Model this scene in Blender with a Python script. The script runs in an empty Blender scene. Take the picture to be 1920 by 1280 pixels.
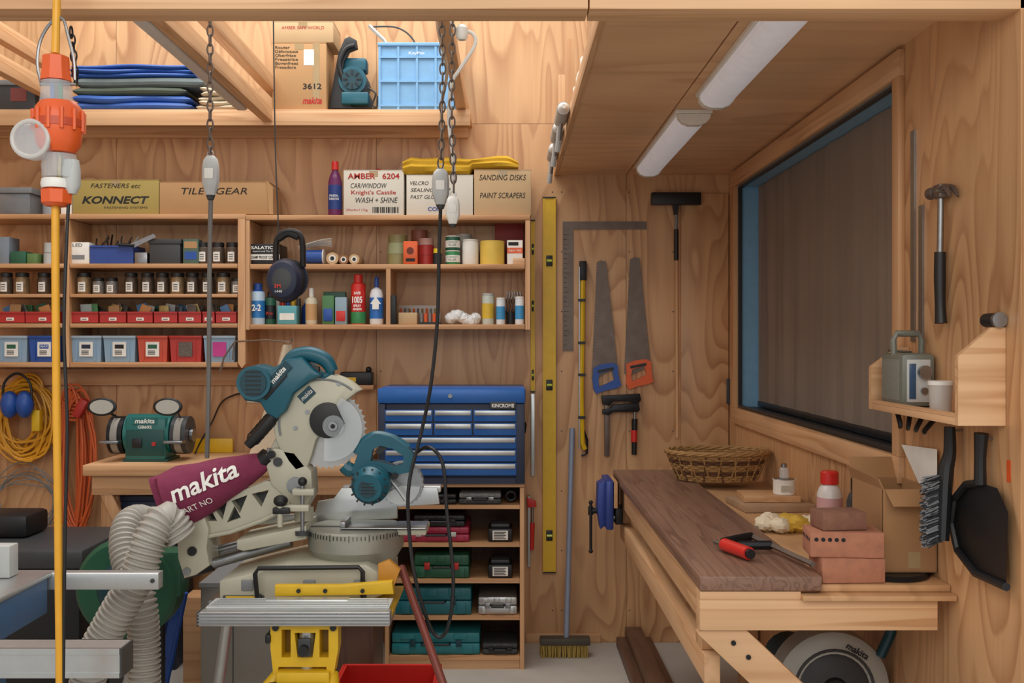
import bpy,bmesh,math,random
from mathutils import Vector,Matrix,Euler
from mathutils.geometry import tessellate_polygon
random.seed(7)
RD=math.radians
F=1900.;CY=-4.75;VX,VY=950.,636.;CZ=1.42
def sc(y):return F/(y-CY)
def X(px,y):return (px-VX)/sc(y)
def Z(py,y):return CZ-(py-VY)/sc(y)
def P(px,py,y,dy=0):return Vector((X(px,y),y+dy,Z(py,y)))
COL=bpy.context.scene.collection
# ---------------------------------------------------------------- materials
def lin(h):
    c=[int(h[i:i+2],16)/255 for i in(0,2,4)]
    return [x/12.92 if x<=.04045 else((x+.055)/1.055)**2.4 for x in c]
_m={}
def _mix(nt,a,b,fac,blend='MIX'):
    mx=nt.nodes.new('ShaderNodeMix');mx.data_type='RGBA';mx.blend_type=blend
    for i,v in((6,a),(7,b)):
        if hasattr(v,'links'):nt.links.new(v,mx.inputs[i])
        else:mx.inputs[i].default_value=(*v,1)
    if hasattr(fac,'links'):nt.links.new(fac,mx.inputs[0])
    else:mx.inputs[0].default_value=fac
    return mx.outputs[2]
def mat(n,h,r=.5,me=0,var=.12,ns=25,bump=0,alpha=1,em=0,tr=0):
    if n in _m:return _m[n]
    m=bpy.data.materials.new(n);m.use_nodes=True;nt=m.node_tree;b=nt.nodes['Principled BSDF']
    c=lin(h);tc=nt.nodes.new('ShaderNodeTexCoord');no=nt.nodes.new('ShaderNodeTexNoise')
    no.inputs['Scale'].default_value=ns;no.inputs['Detail'].default_value=3
    nt.links.new(tc.outputs['Object'],no.inputs['Vector'])
    out=_mix(nt,[x*(1-var) for x in c],[min(1,x*(1+var)) for x in c],no.outputs['Fac'])
    nt.links.new(out,b.inputs['Base Color'])
    b.inputs['Roughness'].default_value=r;b.inputs['Metallic'].default_value=me
    b.inputs['Alpha'].default_value=alpha;b.inputs['Transmission Weight'].default_value=tr
    if em:
        b.inputs['Emission Color'].default_value=(*c,1);b.inputs['Emission Strength'].default_value=em
    if bump:
        bp=nt.nodes.new('ShaderNodeBump');bp.inputs['Strength'].default_value=bump;bp.inputs['Distance'].default_value=.004
        nt.links.new(no.outputs['Fac'],bp.inputs['Height']);nt.links.new(bp.outputs['Normal'],b.inputs['Normal'])
    _m[n]=m;return m
def wood(n,c1,c2,ax='x',across=6.,along=.5,rings=9.,off=0.,rough=.5,amt=.6,det=1.5,pw_=2.6):
    if n in _m:return _m[n]
    m=bpy.data.materials.new(n);m.use_nodes=True;nt=m.node_tree;b=nt.nodes['Principled BSDF'];L=nt.links.new
    tc=nt.nodes.new('ShaderNodeTexCoord')
    def mp(a,l):
        k=nt.nodes.new('ShaderNodeMapping');s=[a,a,a];s['xyz'.index(ax)]=l
        k.inputs['Scale'].default_value=s;k.inputs['Location'].default_value=(off,off*.7,off*1.3)
        L(tc.outputs['Object'],k.inputs['Vector']);return k.outputs['Vector']
    def mth(op,a,v):
        q=nt.nodes.new('ShaderNodeMath');q.operation=op;L(a,q.inputs[0])
        if v is not None:q.inputs[1].default_value=v
        return q.outputs[0]
    n1=nt.nodes.new('ShaderNodeTexNoise');n1.inputs['Scale'].default_value=1;n1.inputs['Detail'].default_value=det;n1.inputs['Distortion'].default_value=.25
    L(mp(across,along),n1.inputs['Vector'])
    fr=mth('FRACT',mth('MULTIPLY',n1.outputs['Fac'],rings),None)
    pw=mth('POWER',fr,pw_)
    edge=nt.nodes.new('ShaderNodeMapRange');edge.inputs[1].default_value=1.0;edge.inputs[2].default_value=.88;L(fr,edge.inputs[0])
    q=nt.nodes.new('ShaderNodeMath');q.operation='MULTIPLY';L(pw,q.inputs[0]);L(edge.outputs[0],q.inputs[1])
    n4=nt.nodes.new('ShaderNodeTexNoise');n4.inputs['Scale'].default_value=2.1;L(tc.outputs['Object'],n4.inputs['Vector'])
    am=nt.nodes.new('ShaderNodeMapRange');am.inputs[1].default_value=.3;am.inputs[2].default_value=.7;am.inputs[3].default_value=amt*.45;am.inputs[4].default_value=amt*1.25;L(n4.outputs['Fac'],am.inputs[0])
    q2=nt.nodes.new('ShaderNodeMath');q2.operation='MULTIPLY';q2.use_clamp=True;L(q.outputs[0],q2.inputs[0]);L(am.outputs[0],q2.inputs[1])
    n2=nt.nodes.new('ShaderNodeTexNoise');n2.inputs['Scale'].default_value=1;n2.inputs['Detail'].default_value=2
    L(mp(90,3),n2.inputs['Vector'])
    n3=nt.nodes.new('ShaderNodeTexNoise');n3.inputs['Scale'].default_value=1.7;n3.inputs['Detail'].default_value=2
    L(tc.outputs['Object'],n3.inputs['Vector'])
    a,c=lin(c1),lin(c2)
    o=_mix(nt,a,c,q2.outputs[0])
    o=_mix(nt,o,c,mth('MULTIPLY',n2.outputs['Fac'],.26))
    mr3=nt.nodes.new('ShaderNodeMapRange');mr3.inputs[1].default_value=.3;mr3.inputs[2].default_value=.7;mr3.inputs[3].default_value=.86;mr3.inputs[4].default_value=1.12
    L(n3.outputs['Fac'],mr3.inputs[0])
    vm=nt.nodes.new('ShaderNodeVectorMath');vm.operation='SCALE';L(o,vm.inputs[0]);L(mr3.outputs[0],vm.inputs['Scale'])
    L(vm.outputs[0],b.inputs['Base Color']);b.inputs['Roughness'].default_value=rough
    _m[n]=m;return m
def ply(i,ax='z'):
    return wood('plywood_%s%d'%(ax,i),'D8AB7C','965B32',ax,3.6,.75,18,off=3.7*i+1,rough=.42,amt=.72,det=1.6,pw_=2.2)
PX=wood('pine_x','DFB488','A9703F','x',18,.6,5,amt=.7);PY=wood('pine_y','DFB488','A9703F','y',18,.6,5,amt=.7);PZ=wood('pine_z','DAAC7E','A2683A','z',18,.6,5,amt=.7)
SHX=wood('shelf_ply_x','CE9F72','9A6238','x',12,.6,6,amt=.7)
WAL=wood('hardwood_slab','8F6C59','4F3529','y',20,.9,7,rough=.4,amt=.75,det=2)
DWD=wood('dark_board','6A4A36','3C281C','z',14,.6,5);DWY=wood('dark_board_y','6E4F3C','3C281C','y',16,.7,6)
PALE=wood('pale_ply','CC9F72','A0734A','y',6,.5,6)
BLK=mat('black_plastic','17181A',.45);BLR=mat('black_rubber','101012',.7);DGR=mat('dark_grey','3A3C3E',.5)
GRY=mat('mid_grey','7C7E7F',.5);LGR=mat('light_grey','B9BBB8',.45);WHT=mat('white_plastic','E6E4DC',.4);PAP=mat('paper_white','E8E5DC',.8)
STL=mat('steel','9A9C9E',.32,1,.15,60);ALU=mat('aluminium','C3C6C6',.35,.85,.08,40);RST=mat('worn_steel','746860',.5,.7,.35,18)
IRON=mat('dark_iron','2A2A2C',.45,.6)
TEA=mat('teal_plastic','16596A',.38);TED=mat('teal_dark','0D3D49',.45);CRM=mat('cream_casting','B9B6A2',.42,.1,.06)
RED=mat('red_plastic','B02A26',.4);REB=mat('red_bright','CF2D26',.35);ORG=mat('orange_plastic','DC5B24',.35);YEL=mat('yellow_paint','DDB21F',.4)
YCL=mat('yellow_cloth','D2A526',.8,0,.2,22,.6);YCB=mat('yellow_cable','E0A22A',.4);OCB=mat('orange_cable','CC6030',.5)
BLU=mat('blue_plastic','2450A0',.4);BLP=mat('blue_paint','2563B0',.35,.1);NAV=mat('navy','1E2740',.5);SKB=mat('crate_blue','7BADD6',.45)
TAR=mat('tarp_blue','2A55A0',.45,0,.3,14,.4);TAG=mat('tarp_green','454F40',.6,0,.25,14,.4);TGL=mat('tarp_grey','5F6A6A',.6,0,.25,14,.4);CLO=mat('canvas_cloth','C4B59C',.9,0,.15,40,.5)
CAR=mat('cardboard','B68D61',.85,0,.07,9);CAO=mat('cardboard_olive','A5904F',.8,0,.07,9);CAW=mat('cardboard_white','D6CFC0',.8,0,.05,9);CAT=mat('cardboard_tan','C3A47C',.85,0,.06,9);CBR=mat('cardboard_brown','A67C53',.85,0,.08,9)
TAP=mat('packing_tape','A88F68',.25);GRN=mat('green_plastic','235A42',.4);GRB=mat('green_bright','35854E',.4);MAR=mat('maroon_cloth','7C2B4A',.85,0,.15,60,.3)
CRI=mat('crimson','A02844',.4);BRK=mat('brick_red','B0755A',.9,0,.25,45,.6);BRD=mat('brick_brown','845B48',.9,0,.3,45,.6)
CLR=mat('clear_plastic','DDE6EA',.12,0,.02,10,alpha=.32);CTB=mat('tub_clear_blue','9CBAD2',.25,0,.05,10,alpha=.8)
MIX=mat('mixed_fixings','6A6058',.5,.4,.6,160,.5);MXB=mat('brass_fixings','A08A58',.4,.6,.6,160,.5)
INK=mat('ink_black','20201F',.8);INR=mat('ink_red','B03028',.8);INW=mat('ink_white','F4F1EA',.7);INB=mat('ink_blue','23449A',.7)
HOS=mat('hose_grey','ABA79E',.5,0,.06);WIC=mat('wicker','A07A4A',.75,0,.35,70,.4);WID=mat('wicker_dark','5C3B22',.75,0,.3,70,.4)
MAG=mat('magenta','C23A8A',.5);CON=mat('concrete_block','9C9890',.9,0,.15,20,.3)
PUR=mat('purple_liquid','6B2A5A',.25);REW=mat('reveal_daylit_blue','7BA9C8',.5);DKF=mat('window_frame_dark','232629',.4)  # REW: daylight leaking round the blind, painted into the reveal colour
# ---------------------------------------------------------------- mesh kit
PEND=[];TX=[]
def props(o,label,cat,group,kind):
    if label:
        if len(label.split())<4:label+=' on the shelf'
        o['label']=label
    if cat:o['category']=cat
    if group:o['group']=group
    if kind:o['kind']=kind
class M:
    def __init__(s,name,off,par=None):
        s.o=bpy.data.objects.new(name,bpy.data.meshes.new(name));COL.objects.link(s.o)
        s.off=Vector(off);s.v=[];s.f=[];s.fm=[];s.ms=[]
        if par is not None:s.o.parent=par
        else:s.o.location=off
        PEND.append(s)
    def add(s,vs,fs,m):
        n=len(s.v)
        if m not in s.ms:s.ms.append(m)
        i=s.ms.index(m)
        for v in vs:s.v.append(Vector(v)-s.off)
        for f in fs:s.f.append([k+n for k in f]);s.fm.append(i)
    def p(s,name,label=None):
        q=M(name,s.off,s.o)
        if label:q.o['label']=label
        return q
    def bm(s,b,m,mt=None):
        b.verts.index_update()
        s.add([(mt@v.co if mt is not None else v.co) for v in b.verts],[[v.index for v in f.verts] for f in b.faces],m);b.free()
    def obox(s,c,d,m,rot=None,bev=0):
        b=bmesh.new();bmesh.ops.create_cube(b,size=1)
        for v in b.verts:v.co=Vector((v.co.x*d[0],v.co.y*d[1],v.co.z*d[2]))
        if bev:bmesh.ops.bevel(b,geom=b.edges[:],offset=min(bev,min(d)*.45),segments=2,affect='EDGES',profile=.5)
        mt=Matrix.Translation(c)@(rot.to_4x4() if rot is not None else Matrix())
        s.bm(b,m,mt)
    def bx(s,x0,x1,y0,y1,z0,z1,m,bev=0):
        s.obox(((x0+x1)/2,(y0+y1)/2,(z0+z1)/2),(abs(x1-x0),abs(y1-y0),abs(z1-z0)),m,None,bev)
    def cyl(s,p0,p1,r,m,r2=None,seg=20):
        s.tube([p0,p1],[r,r if r2 is None else r2],m,seg)
    def tube(s,pts,r,m,seg=8,sub=0,closed=False,fl=1):
        pts=[Vector(p) for p in pts]
        if not isinstance(r,(list,tuple)):r=[r]*len(pts)
        if sub:
            q=[];rr=[];n=len(pts);rng=n if closed else n-1
            for i in range(rng):
                g=(lambda k:pts[k%n]) if closed else (lambda k:pts[max(0,min(n-1,k))])
                p0,p1,p2,p3=g(i-1),g(i),g(i+1),g(i+2)
                for j in range(sub):
                    t=j/sub
                    q.append(.5*((2*p1)+(p2-p0)*t+(2*p0-5*p1+4*p2-p3)*t*t+(3*p1-p0-3*p2+p3)*t**3))
                    rr.append(r[i]*(1-t)+r[(i+1)%n]*t)
            if not closed:q.append(pts[-1]);rr.append(r[-1])
            pts,r=q,rr
        n=len(pts);up=None;vs=[]
        for i in range(n):
            if closed:d=pts[(i+1)%n]-pts[i-1]
            else:d=pts[min(n-1,i+1)]-pts[max(0,i-1)]
            if d.length<1e-9:d=Vector((0,0,1))
            d.normalize()
            if up is None:
                a=Vector((0,1,0)) if abs(d.y)<.9 else Vector((1,0,0))
                up=(a-d*a.dot(d)).normalized()
            else:
                u=up-d*up.dot(d);up=u.normalized() if u.length>1e-6 else up
            sd=d.cross(up)
            for k in range(seg):
                t=2*math.pi*k/seg
                vs.append(pts[i]+(up*math.cos(t)*fl+sd*math.sin(t))*r[i])
        fs=[]
        for i in range(n if closed else n-1):
            for k in range(seg):
                a=i*seg+k;b=i*seg+(k+1)%seg;j=((i+1)%n)*seg
                fs.append([a,b,j+(k+1)%seg,j+k])
        if not closed:fs.append(list(range(seg)));fs.append([(n-1)*seg+k for k in range(seg)][::-1])
        s.add(vs,fs,m)
    def lathe(s,prof,c,m,ax='z',seg=24,sx=1,sy=1):
        c=Vector(c);vs=[];n=len(prof)
        for r,h in prof:
            for k in range(seg):
                t=2*math.pi*k/seg;a=r*math.cos(t)*sx;b=r*math.sin(t)*sy
                vs.append(c+(Vector((a,b,h)) if ax=='z' else Vector((a,h,b)) if ax=='y' else Vector((h,a,b))))
        fs=[]
        for i in range(n-1):
            for k in range(seg):fs.append([i*seg+k,i*seg+(k+1)%seg,(i+1)*seg+(k+1)%seg,(i+1)*seg+k])
        fs.append(list(range(seg)));fs.append([(n-1)*seg+k for k in range(seg)][::-1])
        s.add(vs,fs,m)
    def poly(s,pts,Y,a,b,m,holes=(),bev=0,px=True):
        cv=(lambda q:(X(q[0],Y),Z(q[1],Y))) if px else (lambda q:(q[0],q[1]))
        o=[cv(q) for q in pts]
        if holes:
            loops=[o]+[[cv(q) for q in h] for h in holes]
            tri=tessellate_polygon([[Vector((x,z,0)) for x,z in l] for l in loops])
            fl=[q for l in loops for q in l];n=len(fl)
            vs=[(x,Y+a,z) for x,z in fl]+[(x,Y+b,z) for x,z in fl]
            fs=[list(t) for t in tri]+[[k+n for k in t][::-1] for t in tri];st=0
            for l in loops:
                L=len(l)
                for k in range(L):i,j=st+k,st+(k+1)%L;fs.append([i,j,j+n,i+n])
                st+=L
            s.add(vs,fs,m);return
        n=len(o)
        if bev:
            bb=bmesh.new();v1=[bb.verts.new((x,Y+a,z)) for x,z in o];v2=[bb.verts.new((x,Y+b,z)) for x,z in o]
            bb.faces.new(v1);bb.faces.new(v2[::-1])
            for k in range(n):bb.faces.new([v1[k],v2[k],v2[(k+1)%n],v1[(k+1)%n]])
            bmesh.ops.recalc_face_normals(bb,faces=bb.faces[:])
            ed=[e for e in bb.edges if abs(e.verts[0].co.y-e.verts[1].co.y)<1e-7]
            bmesh.ops.bevel(bb,geom=ed,offset=bev,segments=2,affect='EDGES',profile=.5)
            s.bm(bb,m);return
        s.add([(x,Y+a,z) for x,z in o]+[(x,Y+b,z) for x,z in o],[list(range(n)),list(range(2*n-1,n-1,-1))]+[[k,(k+1)%n,(k+1)%n+n,k+n] for k in range(n)],m)
    def sph(s,c,r,m,sx=1,sy=1,sz=1,seg=16,jit=0):
        b=bmesh.new();bmesh.ops.create_uvsphere(b,u_segments=seg,v_segments=seg//2+2,radius=r)
        for v in b.verts:
            k=1+random.uniform(-jit,jit) if jit else 1
            v.co=Vector((v.co.x*sx*k,v.co.y*sy*k,v.co.z*sz*k))
        s.bm(b,m,Matrix.Translation(c))
    def ring(s,c,R,r,m,ax='y',seg=28,sx=1,sz=1,a0=0,a1=360,tseg=8):
        c=Vector(c);full=abs(a1-a0)>=360;n=seg;pts=[]
        for k in range(n if full else n+1):
            t=RD(a0+(a1-a0)*k/n);u=R*math.cos(t)*sx;w=R*math.sin(t)*sz
            pts.append(c+(Vector((u,0,w)) if ax=='y' else Vector((u,w,0)) if ax=='z' else Vector((0,u,w))))
        s.tube(pts,r,m,tseg,closed=full)
class TT:
    def __init__(s,name,loc,label,cat,group=None):
        s.o=bpy.data.objects.new(name,None);COL.objects.link(s.o);s.o.location=loc;s.off=Vector(loc);s.o.empty_display_size=.05
        props(s.o,label,cat,group,None)
    def p(s,name,label=None):
        q=M(name,s.off,s.o)
        if label:q.o['label']=label
        return q
def T(name,loc,label,cat,group=None):return TT(name,loc,label,cat,group)
def S(name,loc,label,cat,group=None,kind=None):
    q=M(name,loc);props(q.o,label,cat,group,kind);return q
def ST(name):
    q=M(name,(0,0,0));q.o['kind']='structure';return q
def txt(par,s,c,w,h,m,roll=0,face='y',bold=.0,warp=None,it=0):
    TX.append((par,s,Vector(c),w,h,m,roll,face,bold,warp,it))
def flush():
    for q in PEND:
        me=q.o.data;me.from_pydata(q.v,[],q.f)
        for m in q.ms:me.materials.append(m)
        me.polygons.foreach_set('material_index',q.fm)
        b=bmesh.new();b.from_mesh(me);bmesh.ops.recalc_face_normals(b,faces=b.faces[:]);b.to_mesh(me);b.free()
        me.polygons.foreach_set('use_smooth',[True]*len(me.polygons))
        try:me.set_sharp_from_angle(angle=RD(32))
        except Exception:me.polygons.foreach_set('use_smooth',[False]*len(me.polygons))
        me.update()
    PEND.clear()
    tmp=[]
    for t in TX:
        cu=bpy.data.curves.new('t','FONT');cu.body=t[1];cu.offset=t[8];cu.shear=t[10];cu.resolution_u=3
        o=bpy.data.objects.new('t',cu);COL.objects.link(o);tmp.append(o)
    bpy.context.view_layer.update();dg=bpy.context.evaluated_depsgraph_get()
    for t,o in zip(TX,tmp):
        par,s_,c,w,h,m,roll,face,_,warp,_i=t
        me=bpy.data.meshes.new_from_object(o.evaluated_get(dg))
        xs=[v.co.x for v in me.vertices];ys=[v.co.y for v in me.vertices]
        if not xs:continue
        cx,cy=(min(xs)+max(xs))/2,(min(ys)+max(ys))/2;kx=w/(max(xs)-min(xs));ky=h/(max(ys)-min(ys)) if h else kx
        cr,sr=math.cos(roll),math.sin(roll)
        for v in me.vertices:
            a,b_=(v.co.x-cx)*kx,(v.co.y-cy)*ky;a,b_=a*cr-b_*sr,a*sr+b_*cr
            if face=='y':q=Vector((a,0,b_))
            elif face=='x':q=Vector((0,-a,b_))
            else:q=Vector((a,b_,0))
            q=q+c
            if warp:q=warp(q)
            v.co=q-par.off
        me.materials.clear();me.materials.append(m)
        ob=bpy.data.objects.new('lettering',me);COL.objects.link(ob);ob.parent=par.o
    for o in tmp:
        cu=o.data;bpy.data.objects.remove(o);bpy.data.curves.remove(cu)
    TX.clear()
def dup(o,d,par=None,label=None):
    n=o.copy();COL.objects.link(n)
    if par is None:n.location=o.location+Vector(d)
    else:n.parent=par
    if label:n['label']=label
    for c in list(o.children):
        dup(c,(0,0,0),n)
    return n
# ================================================================= SHELL
XW=1.04;CEI=2.19
f=ST('floor');f.bx(-3.3,2,-5.6,.05,-.05,0,mat('concrete_floor','B5AEA4',.75,0,.18,5,.1))
w=ST('wall_back')
xs=[-3.3,-1.83,-.61,.56,XW+.1];zs=[0,2.43,3.7];i=0
for a in range(4):
    for b in range(2):
        w.bx(xs[a]+.001,xs[a+1]-.001,0,.02,zs[b]+.001,zs[b+1]-.001,ply(i));i+=1
w.bx(-3.3,XW+.1,.02,.04,0,3.7,DWD)
for px in(714,1036,1053,1180,1262):
    for k in range(9):w.cyl((X(px,0),-.0006,.15+.28*k),(X(px,0),.001,.15+.28*k),.0035,DGR,seg=8)
w=ST('wall_left');w.bx(-3.34,-3.3,-3.2,.04,0,3.7,ply(3))
wy0,wy1,wz0,wz1=-2.06,-.205,1.113,2.108
w=ST('wall_right');p9=ply(9)
w.bx(XW,XW+.1,-2.7,0,0,wz0,p9);w.bx(XW,XW+.1,-2.7,0,wz1,2.6,p9);w.bx(XW,XW+.1,wy1,0,wz0,wz1,p9);w.bx(XW,XW+.1,-2.7,wy0,wz0,wz1,p9)
t=ST('trim_1')
t.bx(XW-.018,XW,wy0-.045,wy1+.075,wz0-.07,wz0,PY,.002);t.bx(XW-.018,XW,wy0-.045,wy1+.075,wz1,wz1+.07,PY,.002)
t.bx(XW-.018,XW,wy0-.045,wy0,wz0,wz1,PZ,.002);t.bx(XW-.018,XW,wy1,wy1+.075,wz0,wz1,PZ,.002)
t=ST('window_1')
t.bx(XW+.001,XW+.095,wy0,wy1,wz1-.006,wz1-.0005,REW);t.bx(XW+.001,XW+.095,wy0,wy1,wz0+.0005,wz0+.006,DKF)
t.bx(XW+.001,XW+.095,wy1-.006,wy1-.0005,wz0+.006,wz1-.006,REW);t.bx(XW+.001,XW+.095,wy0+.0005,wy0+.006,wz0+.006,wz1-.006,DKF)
t.bx(XW-.004,XW+.012,wy1-.018,wy1-.006,wz0+.006,wz1-.006,DKF);t.bx(XW-.004,XW+.012,wy0+.006,wy1-.018,wz0+.006,wz0+.014,DKF)
t.bx(XW-.004,XW+.012,wy0+.006,wy1-.018,wz1-.014,wz1-.006,DKF)
t.bx(XW+.096,XW+.1,wy0,wy1,wz0,wz1,mat('glazing_blue','7FB0D2',.1,0,.05,3))
bl=T('roller_blind',(XW+.08,(wy0+wy1)/2,wz0),'dark grey woven roller blind pulled down over the window','blind')
fb=bl.p('fabric')
BLN=wood('blind_fabric','8E7F72','665A50','z',7,.25,2,rough=.9,amt=.5)
N=60;vs=[];fs=[]
for k in range(N+1):
    y=wy0+.012+(wy1-wy0-.05)*k/N;dx=.0022*math.sin(k*.9)+.001*math.sin(k*2.3)
    vs+=[(XW+.082+dx,y,wz0+.03),(XW+.082+dx,y,wz1-.008),(XW+.084+dx,y,wz0+.03),(XW+.084+dx,y,wz1-.008)]
for k in range(N):
    a=k*4;fs+=[[a,a+4,a+5,a+1],[a+2,a+3,a+7,a+6]]
fb.add(vs,fs,BLN)
r=bl.p('bottom_rail');r.bx(XW+.076,XW+.09,wy0+.012,wy1-.038,wz0+.012,wz0+.034,DKF,.002)
w=ST('ceiling');c=wood('ceiling_ply','ECC296','BD8A5A','x',2.8,.5,9,off=5,rough=.5,amt=.45,pw_=2)
w.bx(.2375,.558,-2.62,0,CEI,CEI+.018,c);w.bx(.563,XW,-2.62,0,CEI,CEI+.018,c);w.bx(.5,.62,-2.62,0,CEI+.018,CEI+.03,DWD)
t=ST('trim_2');t.bx(.222,.2375,-2.62,0,CEI-.004,CEI+.055,PY,.001)
for y in(-.06,-.62,-1.75):t.bx(.2385,.275,y-.02,y+.02,CEI+.019,CEI+.45,PZ,.001)
t=ST('trim_3');t.bx(-3.3,.165,-2.7,-2.62,2.088,2.24,PX,.002);t.bx(.168,1.25,-2.7,-2.62,2.088,2.24,PX,.002)
t=ST('trim_4');t.bx(XW+.002,1.25,-2.71,-2.6,0,2.087,PZ,.002)
t=ST('baseboard_back');t.bx(.09,.44,-.012,0,0,.045,PX,.001)
d=ST('door_1');d.bx(X(1277,-.02),X(1366,-.02),-.02,-.001,.02,2.1,ply(12),.001)
h=d.p('hinge');h.bx(X(1363,-.03),X(1373,-.03),-.028,-.02,Z(757,-.03),Z(710,-.03),DGR,.001);h.cyl((X(1367,-.03),-.03,Z(757,-.03)),(X(1367,-.03),-.03,Z(710,-.03)),.004,DGR)
for k,(a,b,lx) in enumerate(((-2.55,-1.58,.652),(-1.36,-.26,.628))):
    t=T('ceiling_batten_light',(lx,(a+b)/2,CEI),'long white plastic batten light under the plywood ceiling','light',group='ceiling batten lights')
    q=t.p('base');q.bx(lx-.062,lx+.062,a,b,CEI-.014,CEI-.0005,WHT,.002)
    LD=mat('light_diffuser','DEDCE0',.4,em=.22)
    prof=[(.052,-.014),(.05,-.028),(.038,-.042),(.018,-.05),(-.018,-.05),(-.038,-.042),(-.05,-.028),(-.052,-.014)];n=8
    q=t.p('diffuser');vs=[(lx+u,y,CEI+v) for y in(a+.03,b-.03) for u,v in prof]
    q.add(vs,[[i,(i+1)%n,(i+1)%n+n,i+n] for i in range(n)]+[list(range(n)),list(range(n,2*n))],LD)
    for e in(a,b-.03):
        q=t.p('end_cap');q.add([(lx+u*1.06,y,CEI+v*1.06) for y in(e,e+.03) for u,v in prof],[[i,(i+1)%n,(i+1)%n+n,i+n] for i in range(n)]+[list(range(n)),list(range(n,2*n))],WHT)
# ================================================================= UPPER SHELF + JOISTS
UZ=2.43;xe=X(882,-.3)
t=T('wall_shelf',(-1.4,-.15,UZ-.07),'long pine shelf fixed high on the plywood wall','shelf')
q=t.p('board');q.bx(-3.2,xe-.002,-.28,-.001,UZ-.02,UZ,PX)
q=t.p('front_rail');q.bx(-3.2,xe,-.3,-.281,UZ-.07,UZ,PX,.002)
q=t.p('cleat');q.bx(-3.2,xe-.02,-.03,-.001,UZ-.07,UZ-.021,PX)
for xx,z0,z1 in((-.2,2.432,2.5),(-1.05,2.375,2.44),(-1.05,2.52,2.585),(-2.06,2.50,2.57),(-2.06,2.63,2.7)):
    y1=-.301 if z0<2.43 else -.001
    q=S('joist',(xx,-1.4,z0),'pine loft joist running out above the shelf','beam',group='loft joists')
    q.bx(xx-.022,xx+.022,-2.61,y1,z0,z1,PY,.002)
t=T('batten_light',(-1.1,-1.5,2.37),'slim white batten light fixed beside a loft joist','light')
q=t.p('base');q.bx(-1.125,-1.0725,-2.5,-.5,2.40,2.425,WHT,.003)
q=t.p('diffuser');q.bx(-1.122,-1.076,-2.46,-.54,2.368,2.4,mat('diffuser_dim','D5D3CE',.4),.01)
# ================================================================= generic makers
def carton(px0,px1,pyt,zb,yf,d,m,label,name='cardboard_box',flaps=True):
    x0,x1=X(px0,yf),X(px1,yf);z1=Z(pyt,yf)
    t=T(name,((x0+x1)/2,yf+d/2,zb),label,'box')
    q=t.p('body');q.bx(x0,x1,yf,yf+d,zb,z1-.002,m,.003)
    if flaps:
        q=t.p('flap');q.bx(x0,x1,yf,yf+d/2-.001,z1-.002,z1+.001,m);q=t.p('flap');q.bx(x0,x1,yf+d/2+.001,yf+d,z1-.002,z1+.001,m)
        q=t.p('tape');q.bx((x0+x1)/2-.02,(x0+x1)/2+.02,yf-.0006,yf,z1-.03,z1-.003,TAP)
    t.x0,t.x1,t.z0,t.z1,t.yf=x0,x1,zb,z1,yf
    return t
def T_txt(t,s,u,v,w,h,m,bold=0,it=0,roll=0):
    W=t.x1-t.x0;H=t.z1-t.z0
    txt(t,s,(t.x0+W*u,t.yf-.0012,t.z0+H*v),W*w,H*h,m,bold=bold,it=it,roll=roll)
def bottle(name,x,y,z,r,h,m,cap,label,lab=None,neck=.35,ch=.16,cat='bottle',sx=1):
    t=T(name,(x,y,z),label,cat)
    q=t.p('body');q.lathe([(r*.9,0),(r,h*.03),(r,h*.62),(r*.8,h*.72),(r*neck,h*(1-ch)),(r*neck,h*(1-ch)+.004)],(x,y,z),m,sx=sx,seg=20)
    q=t.p('cap');q.lathe([(r*(neck+.12),h*(1-ch)),(r*(neck+.12),h*.97),(r*neck,h)],(x,y,z),cap,seg=16)
    if lab:q=t.p('label_wrap');q.lathe([(r*1.01,h*.12),(r*1.015,h*.13),(r*1.015,h*.55),(r*1.01,h*.56)],(x,y,z),lab,sx=sx,seg=20)
    return t
def can(name,x,y,z,r,h,m,label,lid=None,band=None,nozzle=False,cat='can'):
    t=T(name,(x,y,z),label,cat)
    q=t.p('body');hh=h*.8 if nozzle else h*.94
    q.lathe([(r*.96,0),(r,.003),(r,hh-.006),(r*.93,hh)],(x,y,z),m)
    if band:q=t.p('label_wrap');q.lathe([(r*1.008,hh*.2),(r*1.012,hh*.22),(r*1.012,hh*.7),(r*1.008,hh*.72)],(x,y,z),band)
    q=t.p('lid')
    if nozzle:q.lathe([(r*.93,hh),(r*.6,hh+h*.04),(r*.6,h*.98),(r*.5,h)],(x,y,z),lid or WHT)
    else:q.lathe([(r*1.0,hh),(r*1.0,h),(r*.8,h+.001)],(x,y,z),lid or m)
    return t
def roll(name,x,y,z,r,h,m,label,r2=.55,cat='tape',core=CAR):
    t=T(name,(x,y,z),label,cat)
    q=t.p('tape_body');q.lathe([(r*r2,0),(r,0),(r,h),(r*r2,h)],(x,y,z),m);q=t.p('core');q.lathe([(r*r2*.98,-.0+.0005),(r*r2*.98,h+.0008),(r*r2*.85,h+.0008),(r*r2*.85,.0005)],(x,y,z),core);return t
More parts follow.
